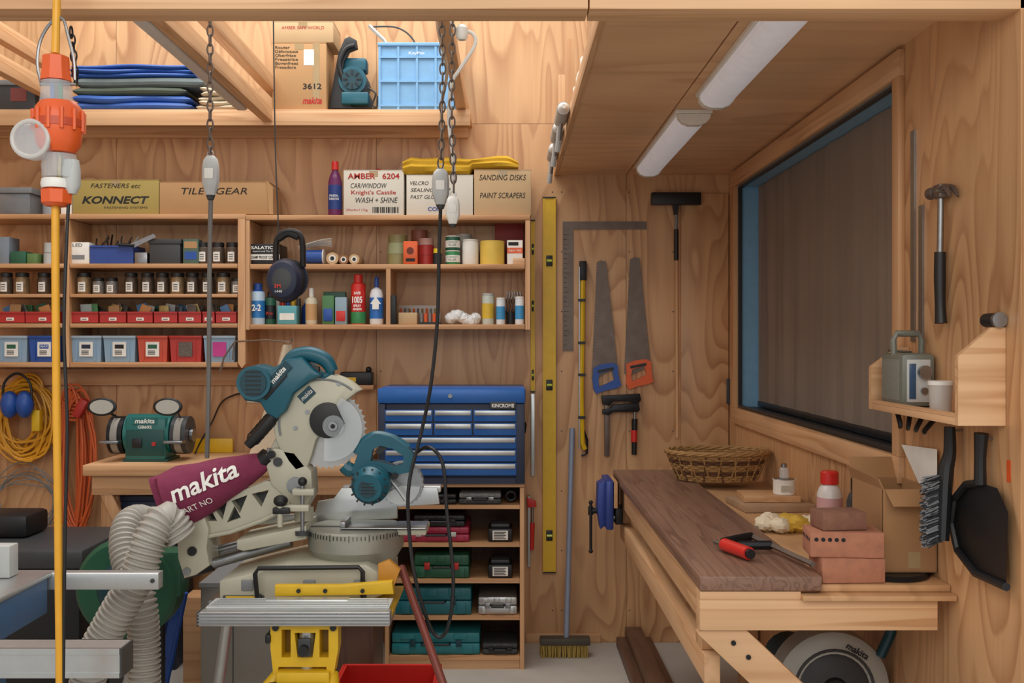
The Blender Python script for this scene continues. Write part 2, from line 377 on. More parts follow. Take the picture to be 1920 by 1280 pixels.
def case(px0,px1,pyt,zb,yf,d,m,label,m2=None,name='tool_case',lat=BLK):
    x0,x1=X(px0,yf),X(px1,yf);z1=Z(pyt,yf);H=z1-zb;t=T(name,((x0+x1)/2,yf+d/2,zb),label,'case');W=x1-x0
    q=t.p('body');q.bx(x0,x1,yf,yf+d,zb,zb+H*.52,m,.008);q.bx(x0+W*.08,x0+W*.2,yf-.004,yf+.01,zb+.004,zb+H*.45,m,.002);q.bx(x1-W*.2,x1-W*.08,yf-.004,yf+.01,zb+.004,zb+H*.45,m,.002)
    q=t.p('lid');q.bx(x0+.001,x1-.001,yf+.001,yf+d-.001,zb+H*.54,z1,m2 or m,.008)
    for k in range(3):q.bx(x0+W*(.1+.3*k),x0+W*(.1+.3*k)+W*.16,yf-.003,yf+.004,zb+H*.7,z1-.004,m2 or m,.002)
    q=t.p('handle');hx=(x0+x1)/2;q.tube([(hx-W*.16,yf+.002,zb+H*.5),(hx-W*.15,yf-.016,zb+H*.5),(hx+W*.15,yf-.016,zb+H*.5),(hx+W*.16,yf+.002,zb+H*.5)],.005,BLK,6)
    for k in(.24,.76):
        q=t.p('latch');q.bx(x0+W*k-.012,x0+W*k+.012,yf-.007,yf+.002,zb+H*.38,zb+H*.68,lat,.0015)
    t.x0,t.x1,t.z0,t.z1,t.yf=x0,x1,zb,z1,yf-.001
    return t
def folded(name,px0,px1,pya,pyb,Y,d,m,label,layers=3,cat='tarp',zb=None):
    x0,x1=X(px0,Y),X(px1,Y);z0,z1=Z(pyb,Y),Z(pya,Y)
    q=S(name,((x0+x1)/2,Y+d/2,z0),label,cat);h=(z1-z0)/layers
    for k in range(layers):
        n=18;e0=random.uniform(-.012,.012);e1=random.uniform(-.012,.012)
        vs=[];fs=[];zz=z0+h*k
        for i in range(n+1):
            u=i/n;x=x0+e0+(x1-x0+e1-e0)*u;tap=min(1,min(u,1-u)*12+.35)
            w1=.004*math.sin(u*9+k*2) if k else 0
            yy=Y+.008*math.sin(u*7+k*3)
            c=zz+h*.5;hh=h*.5*tap
            vs+=[(x,yy+.01,c-hh+w1),(x,yy,c-hh*.6+w1),(x,yy-.004,c+w1),(x,yy,c+hh*.65+w1),(x,yy+.012,c+hh+w1),(x,Y+d,c+hh),(x,Y+d,c-hh)]
        for i in range(n):
            for j in range(7):fs.append([i*7+j,i*7+(j+1)%7,(i+1)*7+(j+1)%7,(i+1)*7+j])
        fs.append(list(range(7)));fs.append([n*7+j for j in range(7)])
        q.add(vs,fs,m)
    return q
def wcable(pts,r,m,label,cat='cable',sub=8,name='electric_cable'):
    q=S(name,pts[-1],label,cat);q.tube(pts,r,m,8,sub=sub);return q
# ================================================================= UPPER SHELF ITEMS
YU=-.27
folded('folded_tarp',133,362,178,205,YU,.22,TAR,'blue plastic tarpaulin folded flat on the high shelf',2)
folded('folded_tarp',136,350,163,177.5,YU,.22,TAG,'dark green canvas tarp folded under a grey one',1)
folded('folded_tarp',142,383,145,162.5,YU,.22,TGL,'grey-green tarp folded in the stack',1)
folded('folded_tarp',135,367,120,144.5,YU,.22,TAR,'bright blue tarp folded on top of the stack',3)
folded('folded_drop_cloth',372,478,163,205,YU,.2,CLO,'cream canvas drop cloths folded in a pile',5,'cloth')
t=carton(510,612,80,UZ,YU,.2,CAR,'tall brown carton with printed tool languages and model number')
for k,s in enumerate(('Router','Défonceuse','Oberfräse','Fresatrice','Bovenfrees','Fresadora')):T_txt(t,s,.06+.019*len(s)+.02,.93-.058*k,.038*len(s)+.04,.042,INK,.01)
T_txt(t,'3612',.74,.36,.34,.085,INK,.02);T_txt(t,'makita',.74,.15,.36,.1,INR,.03,.3)
q=t.p('tape_strip');q.bx(t.x1-.06,t.x1-.03,YU-.0008,YU,t.z1-.26,t.z1-.002,TAP);q=t.p('label_sticker');q.bx(t.x1-.10,t.x1-.055,YU-.001,YU,t.z1-.1,t.z1-.03,PAP)
t=carton(511,625,40,t.z1+.001,YU,.2,CAT,'shallow tan carton lying on the tall carton');T_txt(t,'AMBER SAFE WORLD',.5,.7,.7,.14,INR)
t=T('plunge_router',P(665,205,-.2),'teal plunge router with black handle standing on edge','power tool')
q=t.p('base_plate');q.poly([(616,203),(634,100),(646,72),(655,68),(668,75),(670,90),(655,96),(645,115),(640,160),(660,200),(706,203)],-.24,0,.03,BLK,bev=.003)
q=t.p('motor');q.cyl(P(664,155,-.2,-.05),P(664,155,-.2,.1),.062,TEA);q.cyl(P(664,155,-.2,-.062),P(664,155,-.2,-.05),.045,TED)
for k in range(8):q.obox(P(664,155,-.2,-.064)+Vector((.03*math.cos(k*.785),0,.03*math.sin(k*.785))),(.006,.004,.02),BLK,Euler((0,-k*.785+1.57,0)).to_matrix())
q=t.p('collar');q.bx(X(644,-.2),X(694,-.2),-.26,-.12,Z(200,-.2),Z(178,-.2),TEA,.006)
q=t.p('handle');q.tube([P(644,150,-.25),P(636,120,-.25),P(648,92,-.25),P(665,85,-.25)],.012,BLK,10,sub=4)
q=t.p('vent_housing');q.bx(X(644,-.2),X(688,-.2),-.22,-.14,Z(135,-.2),Z(110,-.2),TEA,.01)
wcable([P(690,165,-.24),P(704,176,-.26),P(698,196,-.26),P(706,200,-.26),P(709,180,-.25)],.004,BLK,'black cord curled beside the router')
x0,x1,z1=X(712,YU),X(852,YU),Z(82,YU)
t=T('plastic_crate',((x0+x1)/2,YU+.11,UZ),'light blue ribbed plastic crate on the high shelf','crate')
q=t.p('body');d=.24
for a in(0,1):q.bx(x0,x1,YU+a*(d-.006),YU+a*(d-.006)+.006,UZ,z1,SKB)
q.bx(x0,x0+.006,YU+.006,YU+d-.006,UZ,z1,SKB);q.bx(x1-.006,x1,YU+.006,YU+d-.006,UZ,z1,SKB);q.bx(x0,x1,YU,YU+d,UZ,UZ+.006,SKB)
for k in range(5):
    xx=x0+(x1-x0)*k/4;q.bx(xx-.005,xx+.005,YU-.008,YU,UZ+.004,z1,SKB)
for v in(.06,.42,.78):q.bx(x0-.004,x1+.004,YU-.009,YU,UZ+(z1-UZ)*v,UZ+(z1-UZ)*v+.008,SKB)
q=t.p('rim');q.bx(x0-.008,x1+.008,YU-.012,YU+.004,z1-.012,z1+.004,SKB,.003);q.bx(x0-.008,x0+.004,YU,YU+d,z1-.012,z1+.004,SKB);q.bx(x1-.004,x1+.008,YU,YU+d,z1-.012,z1+.004,SKB)
txt(t,'KeyPak',((x0+x1)/2,YU-.0135,UZ+.25),.07,.016,INW)
q=S('metal_bracket',P(715,90,-.15),'pale metal bracket sticking out of the blue crate','bracket');q.tube([P(745,120,-.15),P(720,75,-.15),P(692,48,-.15)],.009,LGR,6);q.bx(X(735,-.2),X(775,-.2),-.2,-.12,z1-.02,z1+.02,PAP)
wcable([P(790,120,-.15),P(775,75,-.15),P(745,52,-.15),P(700,50,-.15)],.004,DGR,'thin dark cord looping out of the crate')
q=S('storage_crate',P(30,205,-.2),'grey plastic crate tucked on the high shelf','crate');q.bx(X(-20,YU),X(66,YU),YU,YU+.2,UZ,Z(152,YU),DGR,.006);q.bx(X(-24,YU),X(70,YU),YU-.006,YU+.206,Z(160,YU),Z(150,YU),GRY,.003);q.bx(X(20,YU),X(50,YU),YU-.002,YU,Z(190,YU),Z(165,YU),mat('dull_red','7A3B38',.5))
# ================================================================= MID SHELF UNITS
YS=-.25;YI=-.225
def mz(py):return Z(py,YS)
def board(t,a,b,py,th=9,m=SHX,nm='shelf'):
    q=t.p(nm);q.bx(X(a,YS),X(b,YS),YS,-.001,mz(py+th),mz(py),m,.001)
t=T('wall_shelf_unit',(X(200,YS),-.12,mz(688)),'open pine pigeonhole shelf unit with jars and bins','shelf')
XL=-60
q=t.p('side_panel');q.poly([(446,410),(460,410),(460,682),(453,690),(446,680)],YS,0,.249,PZ)
board(t,XL,460,401,9)
for py,th in((494,8),(551,6),(606,8),(679,9)):
    board(t,XL,121,py,th);board(t,131,445,py,th)
q=t.p('divider');q.bx(X(122,YS),X(130,YS),YS,-.001,mz(688),mz(411),PZ)
t=T('wall_shelf_unit',(X(720,YS),-.12,mz(618)),'open pine shelf unit holding tapes cans and glues','shelf')
q=t.p('side_panel');q.bx(X(461,YS),X(468,YS),YS,-.001,mz(618),mz(413),PZ)
q=t.p('side_panel');q.bx(X(985,YS),X(994,YS),YS,-.001,mz(618),mz(413),PZ)
board(t,461,994,403,9);board(t,469,984,495);board(t,469,984,608)
q=t.p('divider');q.bx(X(724,YS),X(732,YS),YS,-.001,mz(608),mz(504),PZ)
Z0=mz(401)+.0005;Z0r=mz(403)+.0005;Z1=mz(494)+.0005;Z2=mz(551)+.0005;Z3=mz(606)+.0005;Z4=mz(679)+.0005;R1=mz(495)+.0005;R2=mz(608)+.0005
t=T('storage_tub',(X(28,YI),-.12,Z0),'clear plastic tub of small parts with grey lid','tub')
q=t.p('body');q.bx(X(-4,YI),X(56,YI),YI,YI+.18,Z0,Z(362,YI),mat('tub_smoke','8D9296',.2,alpha=.6),.006);q=t.p('lid');q.bx(X(-8,YI),X(60,YI),YI-.005,YI+.185,Z(362,YI),Z(351,YI),GRY,.003)
q=S('assorted_screws',(X(28,YI),-.14,Z0+.01),'loose screws filling the clear tub','screws',kind='stuff');q.bx(X(0,YI),X(52,YI),YI+.008,YI+.17,Z0+.008,Z(375,YI),MIX,.004)
bottle('plastic_jar',X(78,YI),-.13,Z0,.036,.165,CLR,WHT,'clear plastic jar with white lid',neck=.9,ch=.15,cat='jar')
t=carton(136,298,337,Z0,YI,.2,CAO,'olive-yellow fastener carton with black print');T_txt(t,'FASTENERS etc',.5,.83,.58,.13,INK,.0,.3);T_txt(t,'KONNECT',.5,.42,.78,.22,INK,.03,.25);T_txt(t,'FASTENING SYSTEMS',.62,.2,.5,.06,INK)
t=carton(299,505,341,Z0,YI,.2,CAR,'long brown cardboard box with handwritten marker label');T_txt(t,'TILE   GEAR',.5,.72,.6,.2,INK,.0,.2)
q=t.p('side_flap');q.poly([(500,338),(512,352),(512,402),(505,402)],YI,-.004,.15,CAR)
q=S('tin_can',P(110,402,-.15),'small white packet on the shelf','packet');q.bx(X(112,YI),X(133,YI),YI+.01,YI+.1,Z0,Z(365,YI),PAP,.003)
t=bottle('solvent_bottle',X(628,YI+.03),YI+.035,Z0r,.031,.248,PUR,REB,'purple solvent bottle with red cap and blue label',mat('label_navy','233A7C',.5),neck=.4)
txt(t,'MINERAL',(X(628,YI+.03),YI+.0025,Z0r+.09),.04,.01,INW);txt(t,'TURPENTINE',(X(628,YI+.03),YI+.0025,Z0r+.075),.044,.01,INW)
bottle('solvent_bottle',X(706,-.1),-.032,Z0r,.028,.24,PUR,REB,'purple bottle with red cap standing behind a box',neck=.4)
t=carton(644,757,319,Z0r,YI,.15,CAW,'white soap carton with red print and black marker');T_txt(t,'AMBER   6204',.5,.87,.86,.13,INR,.02);T_txt(t,'CAR/WINDOW',.42,.66,.6,.11,INK,0,.2);T_txt(t,"Knight's Castile",.5,.5,.74,.12,INR,.01);T_txt(t,'WASH + SHINE',.55,.34,.7,.12,INK,0,.2);T_txt(t,'20x4x115g',.22,.12,.36,.06,INR)
q=t.p('barcode')
for k in range(14):q.bx(t.x0+.13+k*.0085,t.x0+.13+k*.0085+.003+.002*(k%3),t.yf-.0012,t.yf-.0004,t.z0+.012,t.z0+.038,INK)
tw=carton(762,887,328,Z0r,YI,.19,CAW,'white carton with handwritten contents list')
for k,s in enumerate(('VELCRO','SEALING STRIP','FAST GLUE')):T_txt(tw,s,.05+.024*len(s),.8-.17*k,.046*len(s),.09,INK,0,.25)
T_txt(tw,'COR',.42,.16,.2,.1,INB,.02)
t=carton(889,996,318,Z0r,YI,.19,CAT,'plain tan carton with marker writing');T_txt(t,'SANDING DISKS',.5,.83,.82,.12,INK,0,.2);T_txt(t,'PAINT SCRAPERS',.5,.44,.8,.12,INK,0,.2)
q=S('yellow_tarp',P(860,325,-.15),'folded yellow plastic sheet draped over the cartons','tarp');n=40;vs=[];fs=[]
for i in range(n+1):
    u=i/n;pxx=755+217*u;x=X(pxx,YI)
    top=289+4*math.sin(u*5)+2*math.sin(u*13)+8*u;bot=326 if pxx<884 else 316.2
    e=min(1,u*9+.35,(1-u)*9+.25);mid=(top+bot)/2;top=mid+(top-mid)*e
    if pxx>884:bot=316.2
    zt,zb=Z(top,YI),Z(bot,YI)+.0015
    for dy,kk in((.012,0),(-.006,.15),(-.012,.4),(-.004,.55),(-.01,.75),(.004,.92),(.02,1)):vs.append((x,YI+dy+.004*math.sin(u*11+kk*6),zb+(zt-zb)*kk))
    vs+=[(x,YI+.17,zt),(x,YI+.17,zb)]
for i in range(n):
    for j in range(9):fs.append([i*9+j,i*9+(j+1)%9,(i+1)*9+(j+1)%9,(i+1)*9+j])
fs+=[list(range(9)),[n*9+j for j in range(9)]];q.add(vs,fs,YCL)
def jarmake(x,y,z,r,h,cont,label,group):
    t=T('glass_jar',(x,y,z),label,'jar',group=group)
    q=t.p('jar_body');q.lathe([(r*.92,0),(r,.004),(r,h*.7),(r*.85,h*.8)],(x,y,z),cont,seg=18);q=t.p('lid');q.lathe([(r*.9,h*.8),(r*.93,h*.81),(r*.93,h*.97),(r*.85,h)],(x,y,z),BLK,seg=18)
    q=t.p('label_sticker')
    vs=[];a0=-90
    for k in range(7):
        a=RD(a0-30+60*k/6)
        for zz in(h*.12,h*.56):vs.append((x+r*1.02*math.cos(a),y+r*1.02*math.sin(a),z+zz))
    q.add(vs,[[2*k,2*k+2,2*k+3,2*k+1] for k in range(6)],PAP)
    q=t.p('print');
    for k in range(3):q.bx(x-r*.3,x+r*.3,y-r*1.04,y-r*1.03,z+h*(.22+.1*k),z+h*(.25+.1*k),INK)
    return t
GJ='jars of fixings on the shelves'
JC=mat('jar_fixings_dark','54483D',.18,.2,.55,170);JB=mat('jar_fixings_brass','8F7858',.18,.3,.5,170);JG=mat('jar_fixings_grey','7F7B76',.18,.3,.5,170)
yj=-.19
protos=[jarmake(X(158,yj),yj,Z2,.031,.098,JB,'glass jar of brass screws with black lid',GJ),jarmake(X(185,yj),yj,Z2,.027,.075,JG,'small glass jar of nails with black lid',GJ),jarmake(X(246,yj),yj,Z2,.029,.098,JC,'glass jar of dark bolts with black lid and white label',GJ)]
flush()
for px,k in((12,2),(42,0),(83,2),(210,1),(277,2),(305,2),(333,0),(361,2),(390,2),(419,0),(445,1)):
    o=protos[k].o;dup(o,(X(px,yj)-o.location.x,0,0))
for px in(382,409,436):
    o=protos[2].o;dup(o,(X(px,yj)-o.location.x,0,Z1-Z2))
carton(-5,17,443,Z1,YI,.1,mat('greyblue_box','7D8791',.7),'small grey-blue carton',flaps=False)
carton(19,48,470,Z1,YI-.005,.08,GRN,'small green screw packet',flaps=False);carton(50,70,474,Z1,YI,.08,mat('green_olive','5C7A46',.6),'small green packet of fixings',flaps=False)
roll('tape_roll',X(93,YI+.04),YI+.045,Z1,.028,.05,LGR,'grey tape roll')
roll('tape_roll',X(93,YI+.04),YI+.045,Z1+.052,.026,.045,LGR,'grey tape roll on another roll')
t=carton(131,167,453,Z1,YI,.1,PAP,'white lamp packet',flaps=False);T_txt(t,'LED',.4,.85,.5,.14,INK)
q=t.p('print_patch');q.bx(t.x0+.01,t.x1-.02,YI-.001,YI,t.z0+.02,t.z0+.04,GRY)
def bin_(px0,px1,pyt,zb,yf,d,m,label,name='parts_bin',cat='bin',grp=None):
    x0,x1=X(px0,yf),X(px1,yf);z1=Z(pyt,yf);h=z1-zb;q=S(name,((x0+x1)/2,yf+d/2,zb),label,cat,grp)
    q.bx(x0,x1,yf,yf+d,zb,zb+.003,m);q.bx(x0+.003,x1-.003,yf,yf+.003,zb,zb+h*.9,m);q.bx(x0+.003,x1-.003,yf+d-.003,yf+d,zb,z1,m)
    for a in(x0,x1-.003):q.bx(a,a+.003,yf,yf+d,zb,z1,m)
    q.bx(x0-.0005,x1+.0005,yf-.004,yf,z1-.008,z1,m)
    q.x0,q.x1=x0,x1
    return q
bin_(169,250,460,Z1,YI,.15,mat('bin_deepblue','2C478F',.45),'deep blue plastic bin full of tools')
q=S('hand_tools',(X(210,-.15),-.15,Z1+.03),'loose files and screwdrivers heaped in the blue bin','tools',kind='stuff')
for k in range(12):
    a=P(180+5.5*k,455+random.uniform(-4,4),-.17);q.tube([a+Vector((0,0,-.03)),a+Vector((random.uniform(-.02,.04),.04,.015+.008*(k%3)))],.004,(STL,BLK,MIX,LGR)[k%4],6)
q=S('paint_scraper',P(270,455,-.2),'steel scraper lying across the blue bin','tool');q.poly([(245,456),(288,438),(293,444),(252,464)],-.235,0,.004,STL);q.tube([P(222,458,-.234),P(252,460,-.234)],.007,BLK,8)
q=S('metal_box',P(262,493,-.2),'small galvanised metal fitting on the shelf','fitting');q.bx(X(252,YI),X(276,YI),YI,YI+.08,Z1,Z(473,YI),STL,.003)
q=S('storage_tin',P(308,493,-.2),'dark charcoal tin box','tin');q.bx(X(280,YI),X(338,YI),YI,YI+.13,Z1,Z(457,YI),DGR,.004);q.bx(X(278,YI),X(340,YI),YI-.003,YI+.133,Z(457,YI),Z(448,YI),DGR,.002)
t=carton(343,372,447,Z1,YI,.06,mat('packet_green','4E6657',.6),'green printed hardware packet',flaps=False)
q=t.p('print_patch');q.bx(t.x0+.008,t.x1-.008,YI-.001,YI,t.z0+.02,t.z0+.055,BLU);q.bx(t.x0+.006,t.x1-.006,YI-.001,YI,t.z0+.07,t.z0+.1,CAR)
grp='red parts bins'
for k,(a,b) in enumerate(((-8,46),(48,112),(133,184),(187,236),(239,286),(289,332),(335,377),(380,402),(405,443))):
    b0=bin_(a,b,584,Z3,YI,.2,RED,'small red stackable parts bin of packets',grp=grp)
    x0,x1=b0.x0,b0.x1;l=b0.p('label_tag');l.bx((x0+x1)/2-.017,(x0+x1)/2+.017,YI-.0016,YI-.0002,Z3+.012,Z3+.026,PAP)
    l.bx((x0+x1)/2-.012,(x0+x1)/2+.01,YI-.002,YI-.0016,Z3+.017,Z3+.02,INK)
    q=S('hardware_packets',((x0+x1)/2,YI+.1,Z3+.01),'assorted packets of fixings in a red bin','packets',kind='stuff')
    for j in range(7):
        wd=min(.05,(x1-x0)*.42);cx=random.uniform(x0+.006+wd*.62,x1-.006-wd*.62) if x1-x0>wd*1.4 else (x0+x1)/2
        mm=random.choice([PAP,MIX,MXB,CLR,CAR,mat('pk_blue','4F7BA8',.5),GRN,mat('pk_org','C98A52',.6),MIX,CLR,mat('pk_green','5A9A5E',.5)])
        q.obox((cx,YI+.02+.024*j,Z3+.045+random.uniform(0,.01)),(wd,.006,.07),mm,Euler((random.uniform(-.25,.25),random.uniform(-.45,.45),0)).to_matrix(),.001)
for k,(a,b,m,lb,lm) in enumerate(((-8,51,CTB,'pale plastic tub with lid and white label',PAP),(54,112,BLU,'bright blue plastic tub with lid',PAP),(133,190,CTB,'pale blue plastic tub with green-white label',PAP),(194,254,CTB,'pale blue plastic tub with label',PAP),(258,314,mat('tub_orange','C85038',.4),'orange-red plastic tub with white label',PAP),(318,378,mat('tub_red','B8342C',.4),'red plastic tub full of screws',MIX),(382,441,CTB,'pale blue tub with magenta label',MAG))):
    x0,x1=X(a,YI),X(b,YI);zt=Z(629,YI);t=T('storage_tub',((x0+x1)/2,YI+.09,Z4),lb,'tub',group='tubs on the bottom shelf')
    q=t.p('body');w=.006
    vs=[(x0+w,YI+w,Z4),(x1-w,YI+w,Z4),(x1-w,YI+.17,Z4),(x0+w,YI+.17,Z4),(x0,YI,zt-.012),(x1,YI,zt-.012),(x1,YI+.18,zt-.012),(x0,YI+.18,zt-.012)]
    q.add(vs,[[0,1,2,3],[4,5,6,7],[0,1,5,4],[1,2,6,5],[2,3,7,6],[3,0,4,7]],m)
    for g in(.2,.8):q.bx(x0+(x1-x0)*g-.002,x0+(x1-x0)*g+.002,YI-.001,YI+.006,Z4+.008,zt-.012,m)
    q=t.p('lid');q.bx(x0-.002,x1+.002,YI-.006,YI+.185,zt-.012,zt,m if m!=CTB else mat('tub_lid','A5B8C6',.4),.003)
    q=t.p('label_sticker');xc=(x0+x1)/2;q.bx(xc-.03,xc+.03,YI-.002,YI+.001,Z4+.025,Z4+.09,lm)
    if lm is PAP:
        q=t.p('print');q.bx(xc-.02,xc+.02,YI-.003,YI-.002,Z4+.06,Z4+.078,(GRN,BLU,NAV,INK)[k%4])
        for j in range(3):q.bx(xc-.02,xc+.012,YI-.003,YI-.002,Z4+.034+.007*j,Z4+.037+.007*j,INK)
    if k==1:txt(t,'AJAX',(xc,YI-.0035,Z4+.069),.035,.012,INW)
t=T('membrane_box',(X(495,YI),YI+.08,R1),'black and white printed carton of damp proof membrane','box');x0,x1=X(469,YI),X(524,YI)
q=t.p('body');q.bx(x0,x1,YI,YI+.16,R1,Z(457,YI),BLK,.002);q.bx(x0,x1,YI-.0008,YI,R1+.02,R1+.045,PAP)
txt(t,'SALATION',((x0+x1)/2,YI-.0015,R1+.075),.12,.014,INW,bold=.02);txt(t,'Against and The Short',((x0+x1)/2,YI-.0015,R1+.058),.11,.008,INW);txt(t,'DAMP PROOF COURSE',((x0+x1)/2,YI-.0017,R1+.032),.12,.013,INK,bold=.02)
t=T('tape_spool',P(592,493,-.17),'blue and white spool on its side','tape');q=t.p('spool');q.cyl(P(572,481,-.17),P(606,481,-.17),.03,BLU);q=t.p('flange');q.cyl(P(569,481,-.17),P(572,481,-.17),.034,PAP);q=t.p('flange');q.cyl(P(606,481,-.17),P(608,481,-.17),.034,PAP)
q=S('cable_tie_bundle',P(590,462,-.15),'white nylon ties lying across the spool','ties')
for k in range(6):q.tube([P(560,462+k,-.17+.01*k),P(600,450+2*k,-.17+.01*k),P(622,447+3*k,-.17+.01*k)],.003,PAP,5,sub=3)
for k,(px,py) in enumerate(((623,482),(644,484),(664,484))):
    t=T('sandpaper_roll',P(px,493,YI),'small tan roll of abrasive paper lying on its side','roll',group='abrasive rolls');r=(.027,.022,.023)[k]
    c=Vector((X(px,YI),YI,R1+r));q=t.p('roll_body');q.cyl(c,c+Vector((0,.16,0)),r,(CAT,mat('sand_brown','8E6142',.9),CAT)[k]);q=t.p('roll_end');q.cyl(c+Vector((0,-.001,0)),c,r*.6,PAP);q.cyl(c+Vector((0,-.002,0)),c+Vector((0,-.001,0)),r*.35,BLK)
rs=mat('tape_olive','8C8558',.5);rr=mat('tape_red','B0302A',.45)
y_=-.17
for k,(px,zo,r,h,m,lb) in enumerate(((745,0,.047,.05,rs,'olive cloth tape roll'),(745,.051,.047,.05,mat('tape_sage','9AA07A',.5),'sage green tape roll'),(745,.102,.044,.035,rs,'olive tape roll on top of stack'),(798,0,.036,.045,rr,'red tape roll'),(798,.046,.036,.045,rr,'red tape roll'),(798,.092,.034,.03,mat('tape_pink','C2958A',.5),'pink tape roll'))):
    roll('tape_roll',X(px,y_),y_+.02,R1+zo,r,h,m,lb)
roll('tape_roll',X(785,-.09),-.05,R1,.038,.17,mat('tape_brown','9B5D4A',.5),'tall brown tape roll at the back')
t=T('orange_tin',(X(769,-.235),-.22,R1),'orange tin with black print','tin');q=t.p('body');q.bx(X(756,-.24),X(783,-.24),-.24,-.21,R1,Z(452,-.24),ORG,.004);q=t.p('print_patch');q.cyl((X(769,-.24),-.2415,R1+.06),(X(769,-.24),-.2405,R1+.06),.016,mat('prt_dk','6E2A12',.6));q.bx(X(761,-.24),X(778,-.24),-.2412,-.2402,R1+.012,R1+.026,INK)
roll('tape_roll',X(821,-.18),-.215,R1,.02,.05,BLK,'black electrical tape roll');roll('tape_roll',X(821,-.19),-.215,R1+.051,.018,.02,mat('tape_yel','D8B62A',.4),'yellow electrical tape roll')
for k,zo in enumerate((0,.066)):
    xq=X(849,y_-.01);t=can('filler_tub',xq,y_-.01,R1+zo,.033,.064,GRN if k else GRB,'green and white tub of wall filler',PAP,PAP)
    txt(t,'CONTRACT',(xq,y_-.0445,R1+zo+.034),.045,.009,GRN);txt(t,'FILLER',(xq,y_-.0445,R1+zo+.022),.035,.009,GRN)
can('paint_tin',X(882,y_),y_,R1,.037,.115,PAP,'plain white tin with lid',WHT);can('paint_tin',X(870,-.07),-.06,R1,.035,.15,LGR,'grey tin standing at the back')
roll('masking_tape',X(923,y_-.01),y_-.005,R1,.055,.108,mat('masking_yellow','D9B64E',.6),'tall yellow masking paper roll')
q=S('red_book',P(950,420,-.08),'dark red book standing behind the tape','book');q.bx(X(928,-.1),X(982,-.1),-.1,-.06,R1,Z(418,-.1),mat('book_red','7A1E18',.6),.002)
t=T('hardware_box',P(966,493,-.2),'orange and white carton of putty','box');q=t.p('body');q.bx(X(951,YI),X(980,YI),YI,YI+.07,R1,Z(450,YI),PAP,.002);q=t.p('print_patch');q.bx(X(951,YI),X(980,YI),YI-.001,YI,R1+.05,R1+.075,ORG);q.bx(X(953,YI),X(972,YI),YI-.001,YI,R1+.085,R1+.1,INK)
txt(t,'Super Gel',(X(965,YI),YI-.0015,R1+.062),.055,.011,INW)
q=S('offcut_block',P(972,493,-.23),'little timber offcut','block');q.bx(X(962,-.245),X(984,-.245),-.245,-.23,R1,Z(484,-.245),PX,.001)
def prn(t,s,x,y,z,w,h,m):txt(t,s,(x,y,z),w,h,m,bold=.03)
x_=X(484,y_-.02);t=can('spray_can',x_,y_-.02,R2,.031,.185,mat('can_bluewhite','B9CFE0',.35),'blue and white lubricant spray can',BLU,mat('can_blue','2A77B8',.35),True);prn(t,'2-2',x_,y_-.0525,R2+.075,.04,.03,INW)
x_=X(508,y_);t=can('spray_can',x_,y_-.005,R2,.024,.15,GRN,'dark green spray can with black lid',BLK,BLK,True);prn(t,'Pro',x_,y_-.031,R2+.05,.03,.015,INR)
t=carton(520,556,572,R2,YI,.08,mat('pack_teal','5BA0A8',.5),'teal and white cleaner packet',flaps=False);q=t.p('print_patch');q.bx(t.x0+.01,t.x1-.01,YI-.001,YI,t.z0+.02,t.z0+.05,PAP)
q=S('glue_tubes',P(540,600,-.12),'upright tubes of glue behind the packet','tubes',kind='stuff')
for k in range(5):q.cyl((X(520+10*k,-.12),-.12,R2),(X(520+10*k,-.12),-.12,R2+.12+.012*(k%2)),.01,(PAP,REB,BLU,YEL,DGR)[k])
bottle('glue_bottle',X(585,y_),y_-.01,R2,.027,.165,mat('cream_bottle','D9CDB2',.4),WHT,'cream squeeze bottle with tan label',mat('lab_tan','C99B6A',.6),neck=.3,ch=.25)
bottle('glue_bottle',X(575,-.07),-.07,R2,.024,.12,BLU,WHT,'small blue bottle at the back')
t=carton(604,626,553,R2,YI,.05,mat('pack_green','4A7A4C',.5),'green hanging blister packet',flaps=False);q=t.p('blister');q.bx(t.x0+.006,t.x1-.006,YI-.005,YI,t.z0+.015,t.z0+.07,BLU,.003)
t=carton(628,650,556,R2,YI+.005,.05,mat('pack_silver','8FA8B4',.4),'silver and blue sealant packet',flaps=False);q=t.p('blister');q.bx(t.x0+.006,t.x1-.006,YI-.001,YI+.004,t.z0+.015,t.z0+.06,REB,.003)
carton(606,648,546,R2,-.15,.03,GRN,'dark green card backing packet',flaps=False)
x_=X(672,y_-.02);t=can('spray_can',x_,y_-.02,R2,.033,.225,REB,'red spray can with green base and white number',REB,None,True);q=t.p('base_band');q.lathe([(.0335,.004),(.0338,.005),(.0338,.055),(.0335,.056)],(x_,y_-.02,R2),GRB)
prn(t,'1005',x_,y_-.0555,R2+.11,.045,.03,INW);prn(t,'SPRAY',x_,y_-.055,R2+.083,.035,.012,INW);prn(t,'ADHESIVE',x_,y_-.0555,R2+.068,.04,.01,INW);prn(t,'SAFE',x_,y_-.055,R2+.14,.03,.012,INW)
x_=X(706,y_-.02);t=bottle('glue_bottle',x_,y_-.02,R2,.031,.215,mat('glue_white','E3E6EA',.35),BLU,'white and blue glue bottle with pointed blue nozzle',mat('lab_bl','2C6FBE',.4),neck=.2,ch=.22)
q=t.p('arrow');q.poly([(700,580),(700,570),(696,570),(706,556),(716,570),(712,570),(712,580)],y_-.02,-.0335,-.032,INW)
q=S('charger',P(735,607,-.22),'slim black charger standing upright','charger');q.bx(X(733,-.235),X(743,-.235),-.249,-.21,R2,Z(553,-.235),BLK,.004)
carton(747,782,585,R2,YI,.1,CAT,'small tan box of screws',flaps=False)
t=T('drill_bit_set',P(785,608,-.15),'clear case of small bits in a row','drill bits');q=t.p('case');q.bx(X(748,-.1),X(824,-.1),-.1,-.06,R2,R2+.09,CLR,.003);q=t.p('bits')
